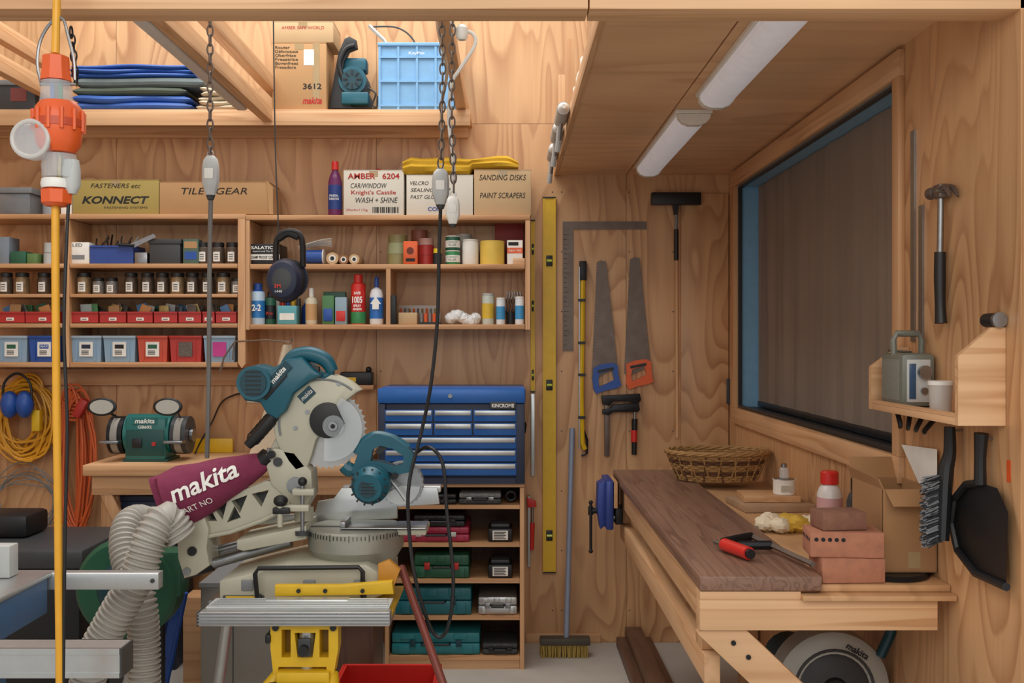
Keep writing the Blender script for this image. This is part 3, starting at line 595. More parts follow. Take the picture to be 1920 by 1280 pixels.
for k in range(9):q.cyl((X(752+8*k,-.1),-.102,R2+.01),(X(752+8*k,-.1),-.102,R2+.075),.005,(ORG,STL,MXB)[k%3],seg=8)
t=T('socket_rail',P(805,608,-.2),'row of grey and orange sockets','sockets');q=t.p('rail');q.bx(X(786,YI),X(826,YI),YI,YI+.03,R2,R2+.01,BLK)
for k in range(5):
    q=t.p('socket');q.cyl((X(790+8*k,YI),YI+.015,R2+.01),(X(790+8*k,YI),YI+.015,R2+.05),.008,(STL,ORG)[k%2],seg=10)
q=S('plastic_bag',P(868,610,-.18),'crumpled white plastic bag of fixings','bag')
for k in range(7):q.sph((X(846+7.4*k,-.18),-.19,R2+.028+.012*math.sin(k)),.028,mat('bag_white','D8D8D6',.3,0,.2,30,.6),1,1,.95,14,.12)
x_=X(915,y_);can('tall_can',x_,y_-.01,R2,.027,.14,mat('can_pale','C8CFC2',.4),'tall white and yellow can with grey lid',LGR,mat('can_yl','D8B53A',.5))
x_=X(938,y_);can('tall_can',x_+.002,y_-.02,R2,.02,.12,mat('can_white2','DEE4E6',.4),'slim white and blue can',WHT,mat('can_sky','3E93C8',.5))
can('tall_can',X(974,y_),y_-.02,R2,.02,.125,mat('can_white2','DEE4E6',.4),'slim white and blue can beside drill bits',WHT,mat('can_sky','3E93C8',.5))
t=T('drill_bit_pot',P(960,608,-.16),'pot holding long drill bits upright','drill bits');q=t.p('pot');q.lathe([(.018,0),(.02,.06),(.018,.06)],(X(957,-.11),-.115,R2),DGR)
for k in range(6):
    q=t.p('drill_bit');x_=X(950+5*k,-.11);q.tube([(x_+.003*math.cos(j*1.3),-.115+.003*math.sin(j*1.3),R2+.03+j*.011) for j in range(12)],.004,STL,6)
# ================================================================= WALL TOOLS
def level(px0,px1,py0,py1,y,d,label,caps=BLK):
    t=T('spirit_level',P((px0+px1)/2,py1,y),label,'level');x0,x1=X(px0,y),X(px1,y);z0,z1=Z(py1,y),Z(py0,y);w=x1-x0
    q=t.p('body');q.bx(x0,x1,y,y+d,z0+.006,z1-.006,YEL);q.bx(x0,x0+w*.14,y-.003,y,z0+.006,z1-.006,YEL);q.bx(x1-w*.14,x1,y-.003,y,z0+.006,z1-.006,YEL)
    q=t.p('end_cap');q.bx(x0-.001,x1+.001,y-.004,y+d,z1-.006,z1,caps);q=t.p('end_cap');q.bx(x0-.001,x1+.001,y-.004,y+d,z0,z0+.006,caps)
    for v in(.1,.5,.83):
        q=t.p('vial_window');q.bx(x0+w*.25,x1-w*.25,y-.005,y,z0+(z1-z0)*v-.025,z0+(z1-z0)*v+.025,BLK,.002);q.cyl((x0+w*.3,y-.006,z0+(z1-z0)*v),(x1-w*.3,y-.006,z0+(z1-z0)*v),.006,mat('vial','C9D84A',.2),seg=10)
level(1018,1042,369,1074,-.03,.0295,'long yellow spirit level hung on the plywood wall')
level(995,1003,412,735,-.02,.0195,'narrow yellow level hanging beside the shelf')
q=S('steel_rule',P(997,890,-.02),'aluminium straightedge hanging below the yellow level','ruler');q.bx(X(995,-.02),X(1003,-.02),-.012,-.0005,Z(893,-.02),Z(738,-.02),ALU,.001)
q=S('framing_square',P(1065,658,-.005),'steel framing square hung on the wall','square');q.poly([(1055,415),(1212,415),(1212,430),(1075,430),(1075,658),(1055,658)],-.005,0,.0045,RST)
for k in range(24):q.bx(X(1057,-.006),X(1057+(6 if k%4 else 10),-.006),-.0062,-.005,Z(440+9*k,-.006),Z(440+9*k,-.006)+.0015,INK)
q=T('bow_saw',P(1093,850,-.02),'long yellow bow saw frame hanging on a nail','saw')
a=q.p('frame');a.tube([P(1098,492,-.03),P(1093,498,-.03),P(1092,620,-.03),P(1090,740,-.03),P(1092,830,-.03),P(1097,842,-.03)],.0125,YEL,8)
for v in(560,640,700,780):a.bx(X(1084,-.045),X(1098,-.045),-.0455,-.04,Z(v+5,-.045),Z(v,-.045),BLK)
a=q.p('grip');a.bx(X(1087,-.04),X(1100,-.04),-.045,-.0005,Z(525,-.04),Z(489,-.04),IRON,.003);a=q.p('blade');a.bx(X(1085,-.03),X(1087,-.03),-.04,-.02,Z(840,-.03),Z(500,-.03),STL)
a=q.p('lever');a.tube([P(1092,800,-.03),P(1101,825,-.03),P(1100,850,-.03),P(1090,854,-.03)],.006,IRON,6)
def saw(bl,hd,m,label):
    t=T('hand_saw',P(sum(p[0] for p in bl)/len(bl),bl[2][1],-.015),label,'saw')
    q=t.p('blade');q.poly(bl,-.015,0,.002,RST)
    q=t.p('handle');q.poly(hd[0],-.025,0,.0245,m,holes=[hd[1]])
    q=t.p('handle_insert');cx=sum(p[0] for p in hd[1])/len(hd[1]);q.poly([(cx-14,hd[1][0][1]-18),(cx+16,hd[1][0][1]-24),(cx+17,hd[1][0][1]-19),(cx-13,hd[1][0][1]-13)],-.0255,-.001,0,BLK)
    return t
def teeth(a,b,n,amp):
    o=[]
    for k in range(n):
        u=k/n;o.append((a[0]+(b[0]-a[0])*u,a[1]+(b[1]-a[1])*u));u=(k+.5)/n;o.append((a[0]+(b[0]-a[0])*u+amp,a[1]+(b[1]-a[1])*u))
    return o
saw([(1121,490),(1126,488),(1136,490)]+[(1157,680),(1150,690),(1115,712)]+teeth((1110,710),(1120,492),40,-1.5),([(1113,690),(1125,683),(1150,680),(1158,684),(1160,705),(1165,722),(1158,727),(1135,732),(1118,738),(1113,730),(1111,712)],[(1122,712),(1124,700),(1148,694),(1152,712),(1136,720),(1123,725)]),BLU,'hand saw with weathered blade and blue handle')
saw([(1183,485),(1190,482),(1199,484)]+[(1219,676),(1210,690),(1177,706)]+teeth((1171,700),(1182,486),40,-1.5),([(1174,682),(1190,676),(1212,673),(1221,678),(1222,700),(1225,716),(1216,720),(1195,724),(1180,730),(1174,720),(1175,702)],[(1183,704),(1186,692),(1208,686),(1213,702),(1197,710),(1185,715)]),ORG,'hand saw with weathered blade and orange handle')
t=T('bar_clamp',P(1165,855,-.04),'black bar clamp with red handle hanging on the wall','clamp')
q=t.p('bar');q.bx(X(1134,-.03),X(1143,-.03),-.03,-.0005,Z(855,-.03),Z(742,-.03),RST,.001)
q=t.p('fixed_jaw');q.poly([(1128,742),(1200,738),(1202,750),(1195,758),(1180,752),(1150,752),(1143,760),(1130,758)],-.04,0,.03,IRON,bev=.002)
q=t.p('sliding_jaw');q.poly([(1130,768),(1145,765),(1150,758),(1198,756),(1200,768),(1196,772),(1150,772),(1142,778),(1130,776)],-.045,0,.03,IRON,bev=.002)
q=t.p('screw');q.cyl(P(1190,752,-.03),P(1190,790,-.03),.006,STL)
q=t.p('handle');q.cyl(P(1190,785,-.03),P(1189,852,-.03),.014,BLK,.012);q.cyl(P(1189,806,-.03),P(1189,828,-.03),.0145,REB)
t=T('floor_squeegee',P(1268,820,-.05),'black rubber floor squeegee hanging head up','squeegee')
q=t.p('head');q.bx(X(1222,-.06),X(1315,-.06),-.06,-.022,Z(383,-.06),Z(360,-.06),BLK,.004);q.poly([(1262,383),(1274,383),(1271,402),(1265,402)],-.06,.005,.03,BLK)
q=t.p('pole');q.cyl(P(1268,400,-.045),P(1268,430,-.045),.008,GRY);q.cyl(P(1268,430,-.045),P(1268,488,-.045),.011,BLK);q.cyl(P(1269,487,-.045),P(1270,820,-.045),.0075,PZ)
t=T('push_broom',P(1060,1216,-.1),'broom with grey-blue pole and tan bristles leaning on the wall','broom')
q=t.p('pole');q.cyl((X(1073,-.02),-.014,Z(803,-.02)),(X(1062,-.2),-.2,.08),.0125,mat('pole_greyblue','8790A4',.4))
q=t.p('head');q.bx(X(1012,-.2),X(1106,-.2),-.235,-.175,.055,.085,mat('broom_head','4B4438',.6),.004)
q=t.p('bristles')
for k in range(34):
    for j in range(4):
        x_=X(1014,-.2)+k*.0062;q.cyl((x_,-.228+.015*j,.056),(x_+random.uniform(-.006,.006),-.234+.019*j,.001),.003,mat('bristle_tan','A58B46',.8),seg=5)
t=T('bar_clamp',P(995,1060,-.05),'small red-handled quick clamp hanging beside the cabinet','clamp');q=t.p('bar');q.bx(X(990,-.04),X(994,-.04),-.045,-.0005,Z(1062,-.04),Z(930,-.04),STL)
q=t.p('jaw');q.poly([(988,932),(1005,940),(1006,950),(989,952)],-.05,0,.025,REB,bev=.002);q=t.p('handle');q.cyl(P(998,980,-.04),P(997,1030,-.04),.012,REB,.01);q=t.p('screw');q.cyl(P(999,945,-.04),P(998,985,-.04),.005,STL)
# ================================================================= TOOL CHEST + CABINET
YC=-.39
t=T('shelf_cabinet',(X(852,YC),-.2,0),'open pine cabinet of tool cases','cabinet')
cz=lambda py:Z(py,YC)
for a,b in((722,729),(975,983)):
    q=t.p('side_panel');q.bx(X(a,YC),X(b,YC),YC,-.002,.0,cz(914),PZ)
for py in(906,947,1018,1086,1155,1230):
    q=t.p('shelf');a,b=(722,983) if py==906 else(729.5,974.5);q.bx(X(a,YC),X(b,YC),YC,-.002,cz(py+7),cz(py),SHX)
q=t.p('back_panel');q.bx(X(729.5,YC),X(974.5,YC),-.012,-.0025,.02,cz(914),DWD)
q=t.p('plinth');q.bx(X(729.5,YC),X(974.5,YC),YC+.01,YC+.03,0,cz(1238),PX)
YK=-.37
c1,c2,c3,c4,c5=[cz(p)+.0005 for p in(947,1018,1086,1155,1230)]
case(860,940,924,c1,YK,.26,DGR,'charcoal plastic tool case with silver trim',GRY,lat=STL)
case(770,856,926,c1,YK,.26,BLK,'black low tool case')
q=S('safety_goggles',P(955,947,-.3),'dark tangle of straps and goggles','goggles')
for k in range(5):q.ring((X(958,-.33),-.33+.015*k,c1+.03),.024,.006,BLK,sx=.8,sz=.8)
case(755,880,988,c2,YK,.28,CRI,'crimson plastic drill case',lat=LGR)
case(775,872,966,Z(988,YK)+.001,YK,.2,BLK,'black case stacked on the crimson one')
def batt(px,zb,label):
    x0,x1=X(px-23,YK),X(px+23,YK);t=T('battery_charger',((x0+x1)/2,YK+.07,zb),label,'charger',group='battery chargers')
    q=t.p('body');q.bx(x0,x1,YK,YK+.15,zb,zb+.058,BLK,.008);q.bx(x0+.012,x1-.012,YK+.02,YK+.13,zb+.058,zb+.075,DGR,.006)
    q=t.p('label_sticker');q.bx(x0+.02,x1-.02,YK-.001,YK+.001,zb+.01,zb+.05,PAP)
    for j in range(5):q.bx(x0+.025,x1-.028-.006*(j%2),YK-.002,YK-.001,zb+.014+.007*j,zb+.017+.007*j,INK)
batt(938,c2,'black battery charger with a white specification label');batt(938,c3,'black battery charger with a printed label on the lower shelf')
case(776,880,1040,c3,YK,.28,GRN,'dark green tool case',lat=RED)
case(740,884,1102,c4,YK,.3,mat('teal_case','1D6A74',.4),'teal plastic tool case',lat=TED);case(896,970,1119,c4,YK,.22,ALU,'ribbed aluminium tool case',lat=STL)
case(734,900,1186,c5,YK,.3,mat('teal_case2','247A82',.4),'teal tool case on the bottom shelf',lat=TED);case(904,971,1206,c5,YK,.2,DGR,'small black tool case')
YT=-.41;zb=cz(906)+.001
t=T('tool_chest',(X(846,YT),-.2,zb),'blue steel tool chest with silver handled drawers','tool chest')
x0,x1=X(709,YT),X(984,YT);zt=Z(728,YT)
q=t.p('body');q.bx(x0,x1,YT+.012,-.03,zb,Z(757,YT),NAV,.004);q.bx(x0,x0+.03,YT,YT+.012,zb,Z(757,YT),NAV,.002);q.bx(x1-.04,x1,YT,YT+.012,zb,Z(757,YT),NAV,.002);q.bx(x0+.03,x1-.04,YT,YT+.012,zb,zb+.025,NAV)
q=t.p('lid');q.bx(x0-.003,x1+.003,YT-.004,-.028,Z(757,YT)+.001,zt,BLP,.008)
q=t.p('lock');q.cyl(((x0+x1)/2-.005,YT-.01,Z(742,YT)),((x0+x1)/2-.005,YT-.004,Z(742,YT)),.009,STL)
q=t.p('badge');q.bx(X(919,YT),X(967,YT),YT-.007,YT-.0005,Z(767,YT),Z(753,YT),DGR,.001);txt(t,'KINCROME',(X(943,YT),YT-.008,Z(760,YT)),.095,.016,INW,bold=.02)
rows=[(768,790),(793,816),(819,841),(843,865),(868,891)]
for r,(a,b) in enumerate(rows):
    cols=[(722,811),(814,885),(888,968)] if r<2 else [(722,968)]
    for c,e in cols:
        q=t.p('drawer');u0,u1=X(c,YT),X(e,YT);q.bx(u0,u1,YT-.002,YT+.011,Z(b,YT),Z(a,YT),BLP,.0015)
        h=q.p('handle');h.bx(u0+.004,u1-.004,YT-.009,YT-.0025,Z(a,YT)-.024,Z(a,YT)-.003,ALU,.003)
for xx in(x0-.01,x1+.003):
    q=t.p('side_handle');q.tube([(xx+.004,-.28,Z(800,YT)),(xx,-.28,Z(815,YT)),(xx,-.16,Z(815,YT)),(xx+.004,-.16,Z(800,YT))],.005,BLK,6)
# ================================================================= small wall ledge + cord
t=T('wall_ledge',P(660,728,-.08),'small pine ledge on the wall','shelf');q=t.p('board');q.bx(X(600,-.12),X(700,-.12),-.12,-.001,Z(730,-.12),Z(722,-.12),SHX,.001)
t=T('planer',P(665,720,-.08),'black hand planer resting on the ledge','tool');zz=Z(722,-.12)+.0005
q=t.p('body');q.bx(X(638,-.1),X(698,-.1),-.11,-.04,zz,zz+.06,BLK,.008);q=t.p('knob');q.sph((X(690,-.1),-.075,zz+.07),.014,BLK);q=t.p('blade');q.bx(X(650,-.1),X(668,-.1),-.113,-.11,zz+.015,zz+.035,YEL)
wcable([P(470,735,-.03),P(440,740,-.03),P(415,755,-.03),P(398,790,-.03),P(375,830,-.1),P(366,850,-.2)],.004,BLK,'black cord of the bench grinder along the wall')
q=S('power_outlet',P(470,755,-.01),'white wall outlet with plug','outlet');q.bx(X(462,-.02),X(492,-.02),-.012,-.0005,Z(755,-.02),Z(722,-.02),WHT,.003);q.bx(X(465,-.03),X(476,-.03),-.04,-.012,Z(744,-.03),Z(732,-.03),BLK,.003)
q=S('wire_hanger',P(440,700,-.3),'bent steel wire hanger arm on the shelf end','hanger');q.tube([P(412,700,-.26),P(420,670,-.26),P(440,640,-.27),P(500,637,-.33),P(546,641,-.38),P(548,634,-.38)],.004,STL,6)
q.tube([P(440,640,-.27),P(436,675,-.27)],.004,STL,6)
q=S('canvas_apron',P(530,830,-.35),'cream canvas apron hanging in folds','apron');vs=[];fs=[];n=12
for j in range(9):
    v=j/8;py=646+v*205;hw=8+v*34;cx=538-v*24
    for i in range(n):
        a=2*math.pi*i/n;r_=1+.18*math.sin(3*a+v*3)
        vs.append(P(cx+hw*math.cos(a)*r_,py,-.36)+Vector((0,(.02+.05*v)*math.sin(a)*r_,0)))
for j in range(8):
    for i in range(n):fs.append([j*n+i,j*n+(i+1)%n,(j+1)*n+(i+1)%n,(j+1)*n+i])
fs+=[list(range(n)),[8*n+i for i in range(n)]];q.add(vs,fs,mat('apron_canvas','C4B59C',.9,0,.1,40,.3))
# ================================================================= GRINDER BENCH
ZB=.895;YB=-.52
t=T('pine_bench',(X(400,YB),-.25,0),'pine workbench along the plywood wall','workbench')
q=t.p('top');q.bx(X(155,YB),X(678,YB),YB,-.003,ZB-.045,ZB,PX,.002)
q=t.p('apron');q.bx(X(172,YB+.04),X(670,YB+.04),YB+.04,YB+.08,ZB-.13,ZB-.0455,PX,.002)
for px in(182,650):
    for y in(YB+.082,-.06):q=t.p('leg');q.bx(X(px,YB+.04),X(px,YB+.04)+.07,y,y+.045,0,ZB-.046,PZ,.002)
q=t.p('brace');q.obox(P(215,955,YB+.06),(.045,.03,.3),PZ,Euler((0,-.45,0)).to_matrix(),.002)
q=S('yellow_board',P(392,845,-.1),'yellow painted board standing at the back of the bench','board');q.bx(X(350,-.06),X(436,-.06),-.06,-.045,ZB+.0005,Z(822,-.06),YEL,.001)
YG=-.33
g=lambda px,py,dy=0:P(px,py,YG,dy)
TGR=mat('grinder_green','1D6A66',.38);TGD=mat('grinder_green_dark','124744',.45)
t=T('bench_grinder',(X(284,YG),YG,ZB),'teal green bench grinder with round eye shields on the bench','grinder')
q=t.p('base');q.poly([(250,850),(318,850),(326,863),(243,863)],YG,-.07,.07,TGR);q.bx(X(243,YG),X(326,YG),YG-.08,YG+.08,ZB+.0005,ZB+.012,TGD)
q=t.p('motor');q.cyl(g(243,812),g(327,812),.085,TGR,seg=28);q.bx(X(247,YG),X(323,YG),YG-.085,YG+.06,Z(858,YG),Z(780,YG),TGR,.012)
q=t.p('cover_plate');q.bx(X(250,YG),X(320,YG),YG-.088,YG-.084,Z(850,YG),Z(802,YG),TGD,.002);q.bx(X(262,YG),X(308,YG),YG-.0875,YG-.084,Z(792,YG),Z(780,YG),TGR)
txt(t,'makita',(X(285,YG),YG-.0895,Z(786,YG)),.085,.02,INW,bold=.02,it=.2);txt(t,'GB602',(X(285,YG),YG-.0895,Z(797,YG)),.06,.013,INW,bold=.02)
q=t.p('switch');q.bx(X(262,YG),X(280,YG),YG-.094,YG-.088,Z(835,YG),Z(818,YG),BLK,.002)
q=t.p('stop_button');q.cyl(g(302,828,-.094),g(302,828,-.088),.009,RED)
for sgn,cx in((-1,226),(1,343)):
    q=t.p('wheel_guard');q.cyl(g(cx-14,815),g(cx+14,815),.082,IRON if sgn<0 else DGR,seg=26)
    q=t.p('grinding_wheel');q.cyl(g(cx-6,815,-.012),g(cx+6,815,-.012),.078,CON,seg=26)
    q=t.p('tool_rest');q.bx(X(cx-18,YG),X(cx+16,YG),YG-.13,YG-.08,Z(826,YG),Z(821,YG),STL,.001)
    q=t.p('shield_arm');q.tube([g(cx,780,-.04),g(cx+4*sgn,770,-.1),g(cx-4,765,-.12)],.005,IRON,6)
    q=t.p('eye_shield');c=g(212 if sgn<0 else 332,759,-.12);q.lathe([(.056,-.006),(.062,-.003),(.062,.003),(.056,.006)],c,BLK,ax='y',sy=.62,seg=26);q.lathe([(.05,-.008),(.05,-.005)],c,mat('shield_lens','B8B6AA',.1,0,.05,9),ax='y',sy=.6,seg=26)
q=t.p('hub');q.cyl(g(358,815),g(364,815),.03,STL)
# ================================================================= CORD COILS
def coil(name,label,m,cx,cy,rx,ry,n,r,y=-.05,jit=6):
    q=S(name,P(cx,cy,y),label,'cable')
    pts=[];lp=[(random.uniform(-jit,jit),random.uniform(-jit,jit),random.uniform(-jit,jit),random.uniform(-jit,jit),random.uniform(0,.06)) for _ in range(n+1)]
    for k in range(n*14):
        a=2*math.pi*k/14;tw=k//14;u=(k%14)/14;L=[lp[tw][i]*(1-u)+lp[tw+1][i]*u for i in range(5)]
        pts.append(P(cx+L[0]+(rx+L[2])*math.cos(a)+2*math.sin(k*1.7),cy+L[1]+(ry+L[3]*1.4)*math.sin(a)+2*math.cos(k*2.1),y-L[4]))
    q.tube(pts,r,m,6,sub=2);return q
coil('cable_coil','coil of yellow extension cord hung on the wall',YCB,42,785,44,66,20,.006,-.045,16)
coil('cable_coil','long hanging coil of orange extension cord',OCB,140,860,26,126,17,.0055,-.06,13)
q=S('orange_coil_wrap',P(135,770,-.1),'orange cord wound round the coil','cable')
for k in range(5):q.ring(P(137,752+7*k,-.1),.05,.0065,OCB,ax='y',sx=1,sz=.35,seg=20,tseg=6)
coil('wire_coil','loose coil of grey galvanised wire',GRY,45,940,60,56,7,.0028,-.04,12)
q=S('extension_plug',P(70,790,-.12),'yellow moulded plug of the extension cord','plug');q.bx(X(62,-.13),X(78,-.13),-.15,-.11,Z(808,-.13),Z(768,-.13),YEL,.006)
q=S('extension_plug',P(152,765,-.12),'red moulded plug on the orange cord','plug');q.obox(P(152,765,-.14),(.04,.04,.09),RED,Euler((0,.5,0)).to_matrix(),.008)
t=T('ear_muffs',P(30,755,-.18),'blue ear muffs hanging over the yellow cord','ear muffs')
for px in(18,46):
    q=t.p('ear_cup');q.sph(P(px,758,-.17),.054,BLU,.75,.7,1.15);q=t.p('cushion');q.ring(P(px,758,-.14),.038,.014,BLK,sx=.8)
q=t.p('headband');q.tube([P(6,758,-.17),P(8,718,-.17),P(32,700,-.17),P(56,718,-.17),P(60,758,-.17)],.006,BLK,8,sub=5)
q=S('cable_rail',P(220,690,-.03),'pine rail under the shelf carrying hooks','rail');q.bx(-3.2,X(455,-.04),-.03,-.001,Z(722,-.03),Z(692,-.03),SHX,.001)
q=S('blue_tub',P(260,950,-.3),'dark blue tub stored under the pine bench','tub');q.bx(X(222,-.4),X(330,-.4),-.4,-.15,0,Z(935,-.4),NAV,.01);q.bx(X(218,-.4),X(334,-.4),-.41,-.14,Z(940,-.4),Z(928,-.4),NAV,.004)
# ================================================================= LOWER LEFT
q=S('storage_bin',P(110,1100,-1.0),'dark grey lidded storage bin','bin');y_=-1.0;q.bx(X(-60,y_),X(150,y_),y_,y_+.45,0,Z(1065,y_),BLK,.02);q.bx(X(-66,y_),X(158,y_),y_-.015,y_+.47,Z(1066,y_),Z(1030,y_),DGR,.012)
q=S('black_box',P(30,1010,-.7),'black moulded box standing on the lidded bin','box');zt=Z(1030,y_)+.001;q.bx(X(-60,-.8),X(50,-.8),-.8,-.6,zt,zt+.09,BLK,.02)
t=T('dust_extractor',P(225,1300,-1.15),'green metal dust extractor drum on a base','dust extractor');ye=-1.2
q=t.p('fan_housing');c=P(235,1105,ye);q.lathe([(.12,-.002),(.165,0),(.18,.012),(.18,.1),(.165,.115)],c,GRN,ax='y',seg=36);q=t.p('front_plate');q.lathe([(.075,-.02),(.09,-.015),(.1,-.003)],c,TED,ax='y',seg=28)
q=t.p('outlet');q.bx(X(298,ye),X(338,ye),ye+.005,ye+.11,Z(1120,ye),Z(1035,ye),GRN,.01)
q=t.p('motor');q.cyl(c+Vector((0,.116,0)),c+Vector((0,.18,0)),.09,DGR)
q=t.p('stand');q.bx(c.x-.14,c.x+.14,ye+.02,ye+.18,.0,.06,IRON,.005)
for dx in(-.1,.1):q.bx(c.x+dx-.02,c.x+dx+.02,ye+.03,ye+.06,.06,c.z-.1,IRON)
def hose(pts,r,label):
    q=S('corrugated_hose',pts[-1],label,'hose',group='dust extraction hoses')
    pts=[Vector(p) for p in pts];n=len(pts);d=[];
    for i in range(n-1):
        for j in range(12):
            t_=j/12;g=lambda k:pts[max(0,min(n-1,k))];p0,p1,p2,p3=g(i-1),g(i),g(i+1),g(i+2)
            d.append(.5*((2*p1)+(p2-p0)*t_+(2*p0-5*p1+4*p2-p3)*t_*t_+(3*p1-p0-3*p2+p3)*t_**3))
    d.append(pts[-1]);L=[0]
    for i in range(1,len(d)):L.append(L[-1]+(d[i]-d[i-1]).length)
    tot=L[-1];step=.0042;m_=int(tot/step);out=[];rr=[];i=0
    for k in range(m_):
        s_=k*step
        while i<len(L)-2 and L[i+1]<s_:i+=1
        u=(s_-L[i])/max(1e-9,L[i+1]-L[i]);out.append(d[i].lerp(d[i+1],u));rr.append(r if k%4 in(0,1) else r*.84)
    q.tube(out,rr,HOS,20)
hose([P(338,1005,-1.72),P(310,972,-1.74),P(282,1010,-1.78),P(255,1085,-1.8),P(210,1165,-1.8),P(172,1245,-1.8),P(150,1380,-1.75)]+[Vector((X(150,-1.75),-1.7,.2)),Vector((X(140,-1.7),-1.6,.055))],.052,'grey corrugated dust hose curving up to the saw')
hose([P(300,1010,-1.30),P(268,975,-1.36),P(240,985,-1.44),P(236,1040,-1.52),P(262,1120,-1.58),P(270,1200,-1.58),P(272,1300,-1.58),Vector((X(272,-1.55),-1.5,.2)),Vector((X(290,-1.5),-1.4,.055))],.05,'grey corrugated dust hose hanging to the floor')
t=T('hand_truck',P(330,1280,-.9),'blue steel frame leaning behind the hoses','trolley');q=t.p('frame');q.tube([P(345,1110,-.98),P(310,1275,-.98),(X(305,-.98),-.98,.03)],.016,BLU,8);q=t.p('frame');q.tube([P(325,1100,-.97),P(290,1230,-.97),(X(285,-.97),-.97,.03)],.016,BLU,8);q=t.p('cross_plate');q.poly([(322,1140),(336,1145),(318,1235),(302,1228)],-1.0,0,.008,BLU);q=t.p('toe_plate');q.bx(X(270,-.98),X(330,-.98),-1.01,-.9,0,.014,BLU)
q=S('metal_cabinet',P(430,1300,-1.05),'dull grey metal cabinet standing behind the saw stand','cabinet');y_=-1.1;q.bx(X(376,y_),X(545,y_),y_,y_+.4,0,Z(1100,y_),mat('galv','8B8880',.45,.5,.12,6),.004);q.bx(X(436,y_),X(438,y_),y_-.001,y_,.05,Z(1110,y_),DGR)
q.bx(X(376,y_)-.004,X(545,y_)+.004,y_-.006,y_+.404,Z(1100,y_),Z(1092,y_),GRY)
q=S('timber_box',P(660,1300,-.9),'small plywood box on the floor','box');y_=-1.0;q.bx(X(625,y_),X(700,y_),y_,y_+.3,0,Z(1170,y_),DWD,.003);q.bx(X(620,y_),X(705,y_),y_-.01,y_+.31,Z(1170,y_),Z(1160,y_),SHX,.002)
q=S('timber_crate',P(360,1300,-.6),'tall timber box beside the metal cabinet','box');y_=-.66;q.bx(X(343,y_),X(390,y_),y_,y_+.13,0,Z(1120,y_),SHX,.002)
y_=-1.556;yb2=y_+.306;x0,x1=X(648,yb2),X(822,yb2);zt=Z(1246,yb2)
q=S('plastic_tub',((x0+x1)/2,y_+.15,0),'open bright red plastic tub on the floor','tub')
for (a,b,c,d) in((x0,x1,y_,y_+.006),(x0,x1,y_+.3,y_+.306),(x0,x0+.006,y_,y_+.306),(x1-.006,x1,y_,y_+.306)):q.bx(a,b,c,d,0,zt,REB)
q.bx(x0,x1,y_,y_+.306,0,.006,REB);q.bx(x0-.012,x1+.012,y_-.014,y_,zt-.02,zt,REB,.004);q.bx(x0-.012,x0,y_-.014,y_+.32,zt-.02,zt,REB,.004);q.bx(x1,x1+.012,y_-.014,y_+.32,zt-.02,zt,REB,.004);q.bx(x0-.012,x1+.012,y_+.306,y_+.32,zt-.02,zt,REB,.004)
SBL=mat('saw_blue','3A5F86',.4)
t=T('table_saw',(-1.7,-2.3,0),'blue and aluminium table saw','table saw');zt=.79
q=t.p('table');q.bx(-2.2,-1.234,-2.6,-2.0,zt-.012,zt,ALU,.002);q=t.p('skirt');q.bx(-2.19,-1.24,-2.59,-2.01,zt-.11,zt-.0125,SBL,.006)
q=t.p('body');q.bx(-2.1,-1.32,-2.5,-2.06,.35,zt-.1105,SBL,.02);q=t.p('fence');q.bx(-2.2,-1.31,-2.08,-2.03,zt+.001,zt+.085,LGR,.003)
q=t.p('rear_rail');q.bx(-2.2,X(297,-2.0),-1.999,-1.96,zt-.05,zt-.004,ALU,.003);q.cyl((X(286,-2),-2.003,zt-.025),(X(286,-2),-1.999,zt-.025),.006,DGR)
q=t.p('front_rail');yy=-2.67;a,b=-2.2,X(225,yy);z0_,z1_=Z(1270,yy),Z(1215,yy)
q.bx(a,b,yy,yy+.003,z0_,z1_,ALU);q.bx(a,b,yy+.06,yy+.063,z0_,z1_,ALU);q.bx(a,b,yy,yy+.063,z1_-.003,z1_,ALU);q.bx(a,b,yy,yy+.063,z0_,z0_+.003,ALU)
q.bx(a,b,yy-.004,yy,z1_-.012,z1_,ALU);q.bx(a,b,yy-.004,yy,z0_,z0_+.01,ALU);q=t.p('rail_end_cap');q.bx(b,b+.004,yy-.002,yy+.063,z0_,z1_,DGR)
for xx in(-2.08,-1.38):
    for yy in(-2.46,-2.12):q=t.p('leg');q.cyl((xx,yy,.35),(xx*1.02,yy*1.01,.0),.02,IRON)
# ================================================================= SAW STAND
t=T('saw_stand',(X(590,-1.6),-1.6,0),'yellow folding saw stand with aluminium work supports','saw stand')
q=t.p('beam');q.bx(X(400,-1.58),X(738,-1.58),-1.64,-1.52,.545,.62,ALU,.006)
q=t.p('mounting_bracket');q.poly([(515,1098),(640,1098),(735,1090),(738,1114),(515,1118)],-1.86,0,.03,YEL,bev=.003)
q.bx(X(515,-1.83),X(735,-1.83),-1.83,-1.5,.62,.63,YEL)
for px in(560,610,680):q.cyl(P(px,1107,-1.86,-.006),P(px,1107,-1.86,.0),.006,BLK,seg=10)
q=t.p('height_lever');q.poly([(718,1042),(738,1034),(758,1052),(743,1092),(718,1096)],-1.66,-.12,-.09,mat('amber_paint','C98A2A',.4),bev=.004)
Yr=-1.97
q=t.p('support_bar');q.bx(X(380,Yr),X(735,Yr),Yr-.045,Yr,Z(1166,Yr),Z(1140,Yr),ALU,.005)
for k in range(4):q.bx(X(380,Yr),X(735,Yr),Yr-.047,Yr-.044,Z(1162-6*k,Yr),Z(1159-6*k,Yr),STL)
q.bx(X(380,Yr)-.003,X(380,Yr),Yr-.045,Yr,Z(1166,Yr),Z(1140,Yr),DGR)
q=t.p('support_bar');q.bx(X(385,Yr),X(730,Yr),Yr,Yr+.1,Z(1142,Yr),Z(1138,Yr),LGR,.002)
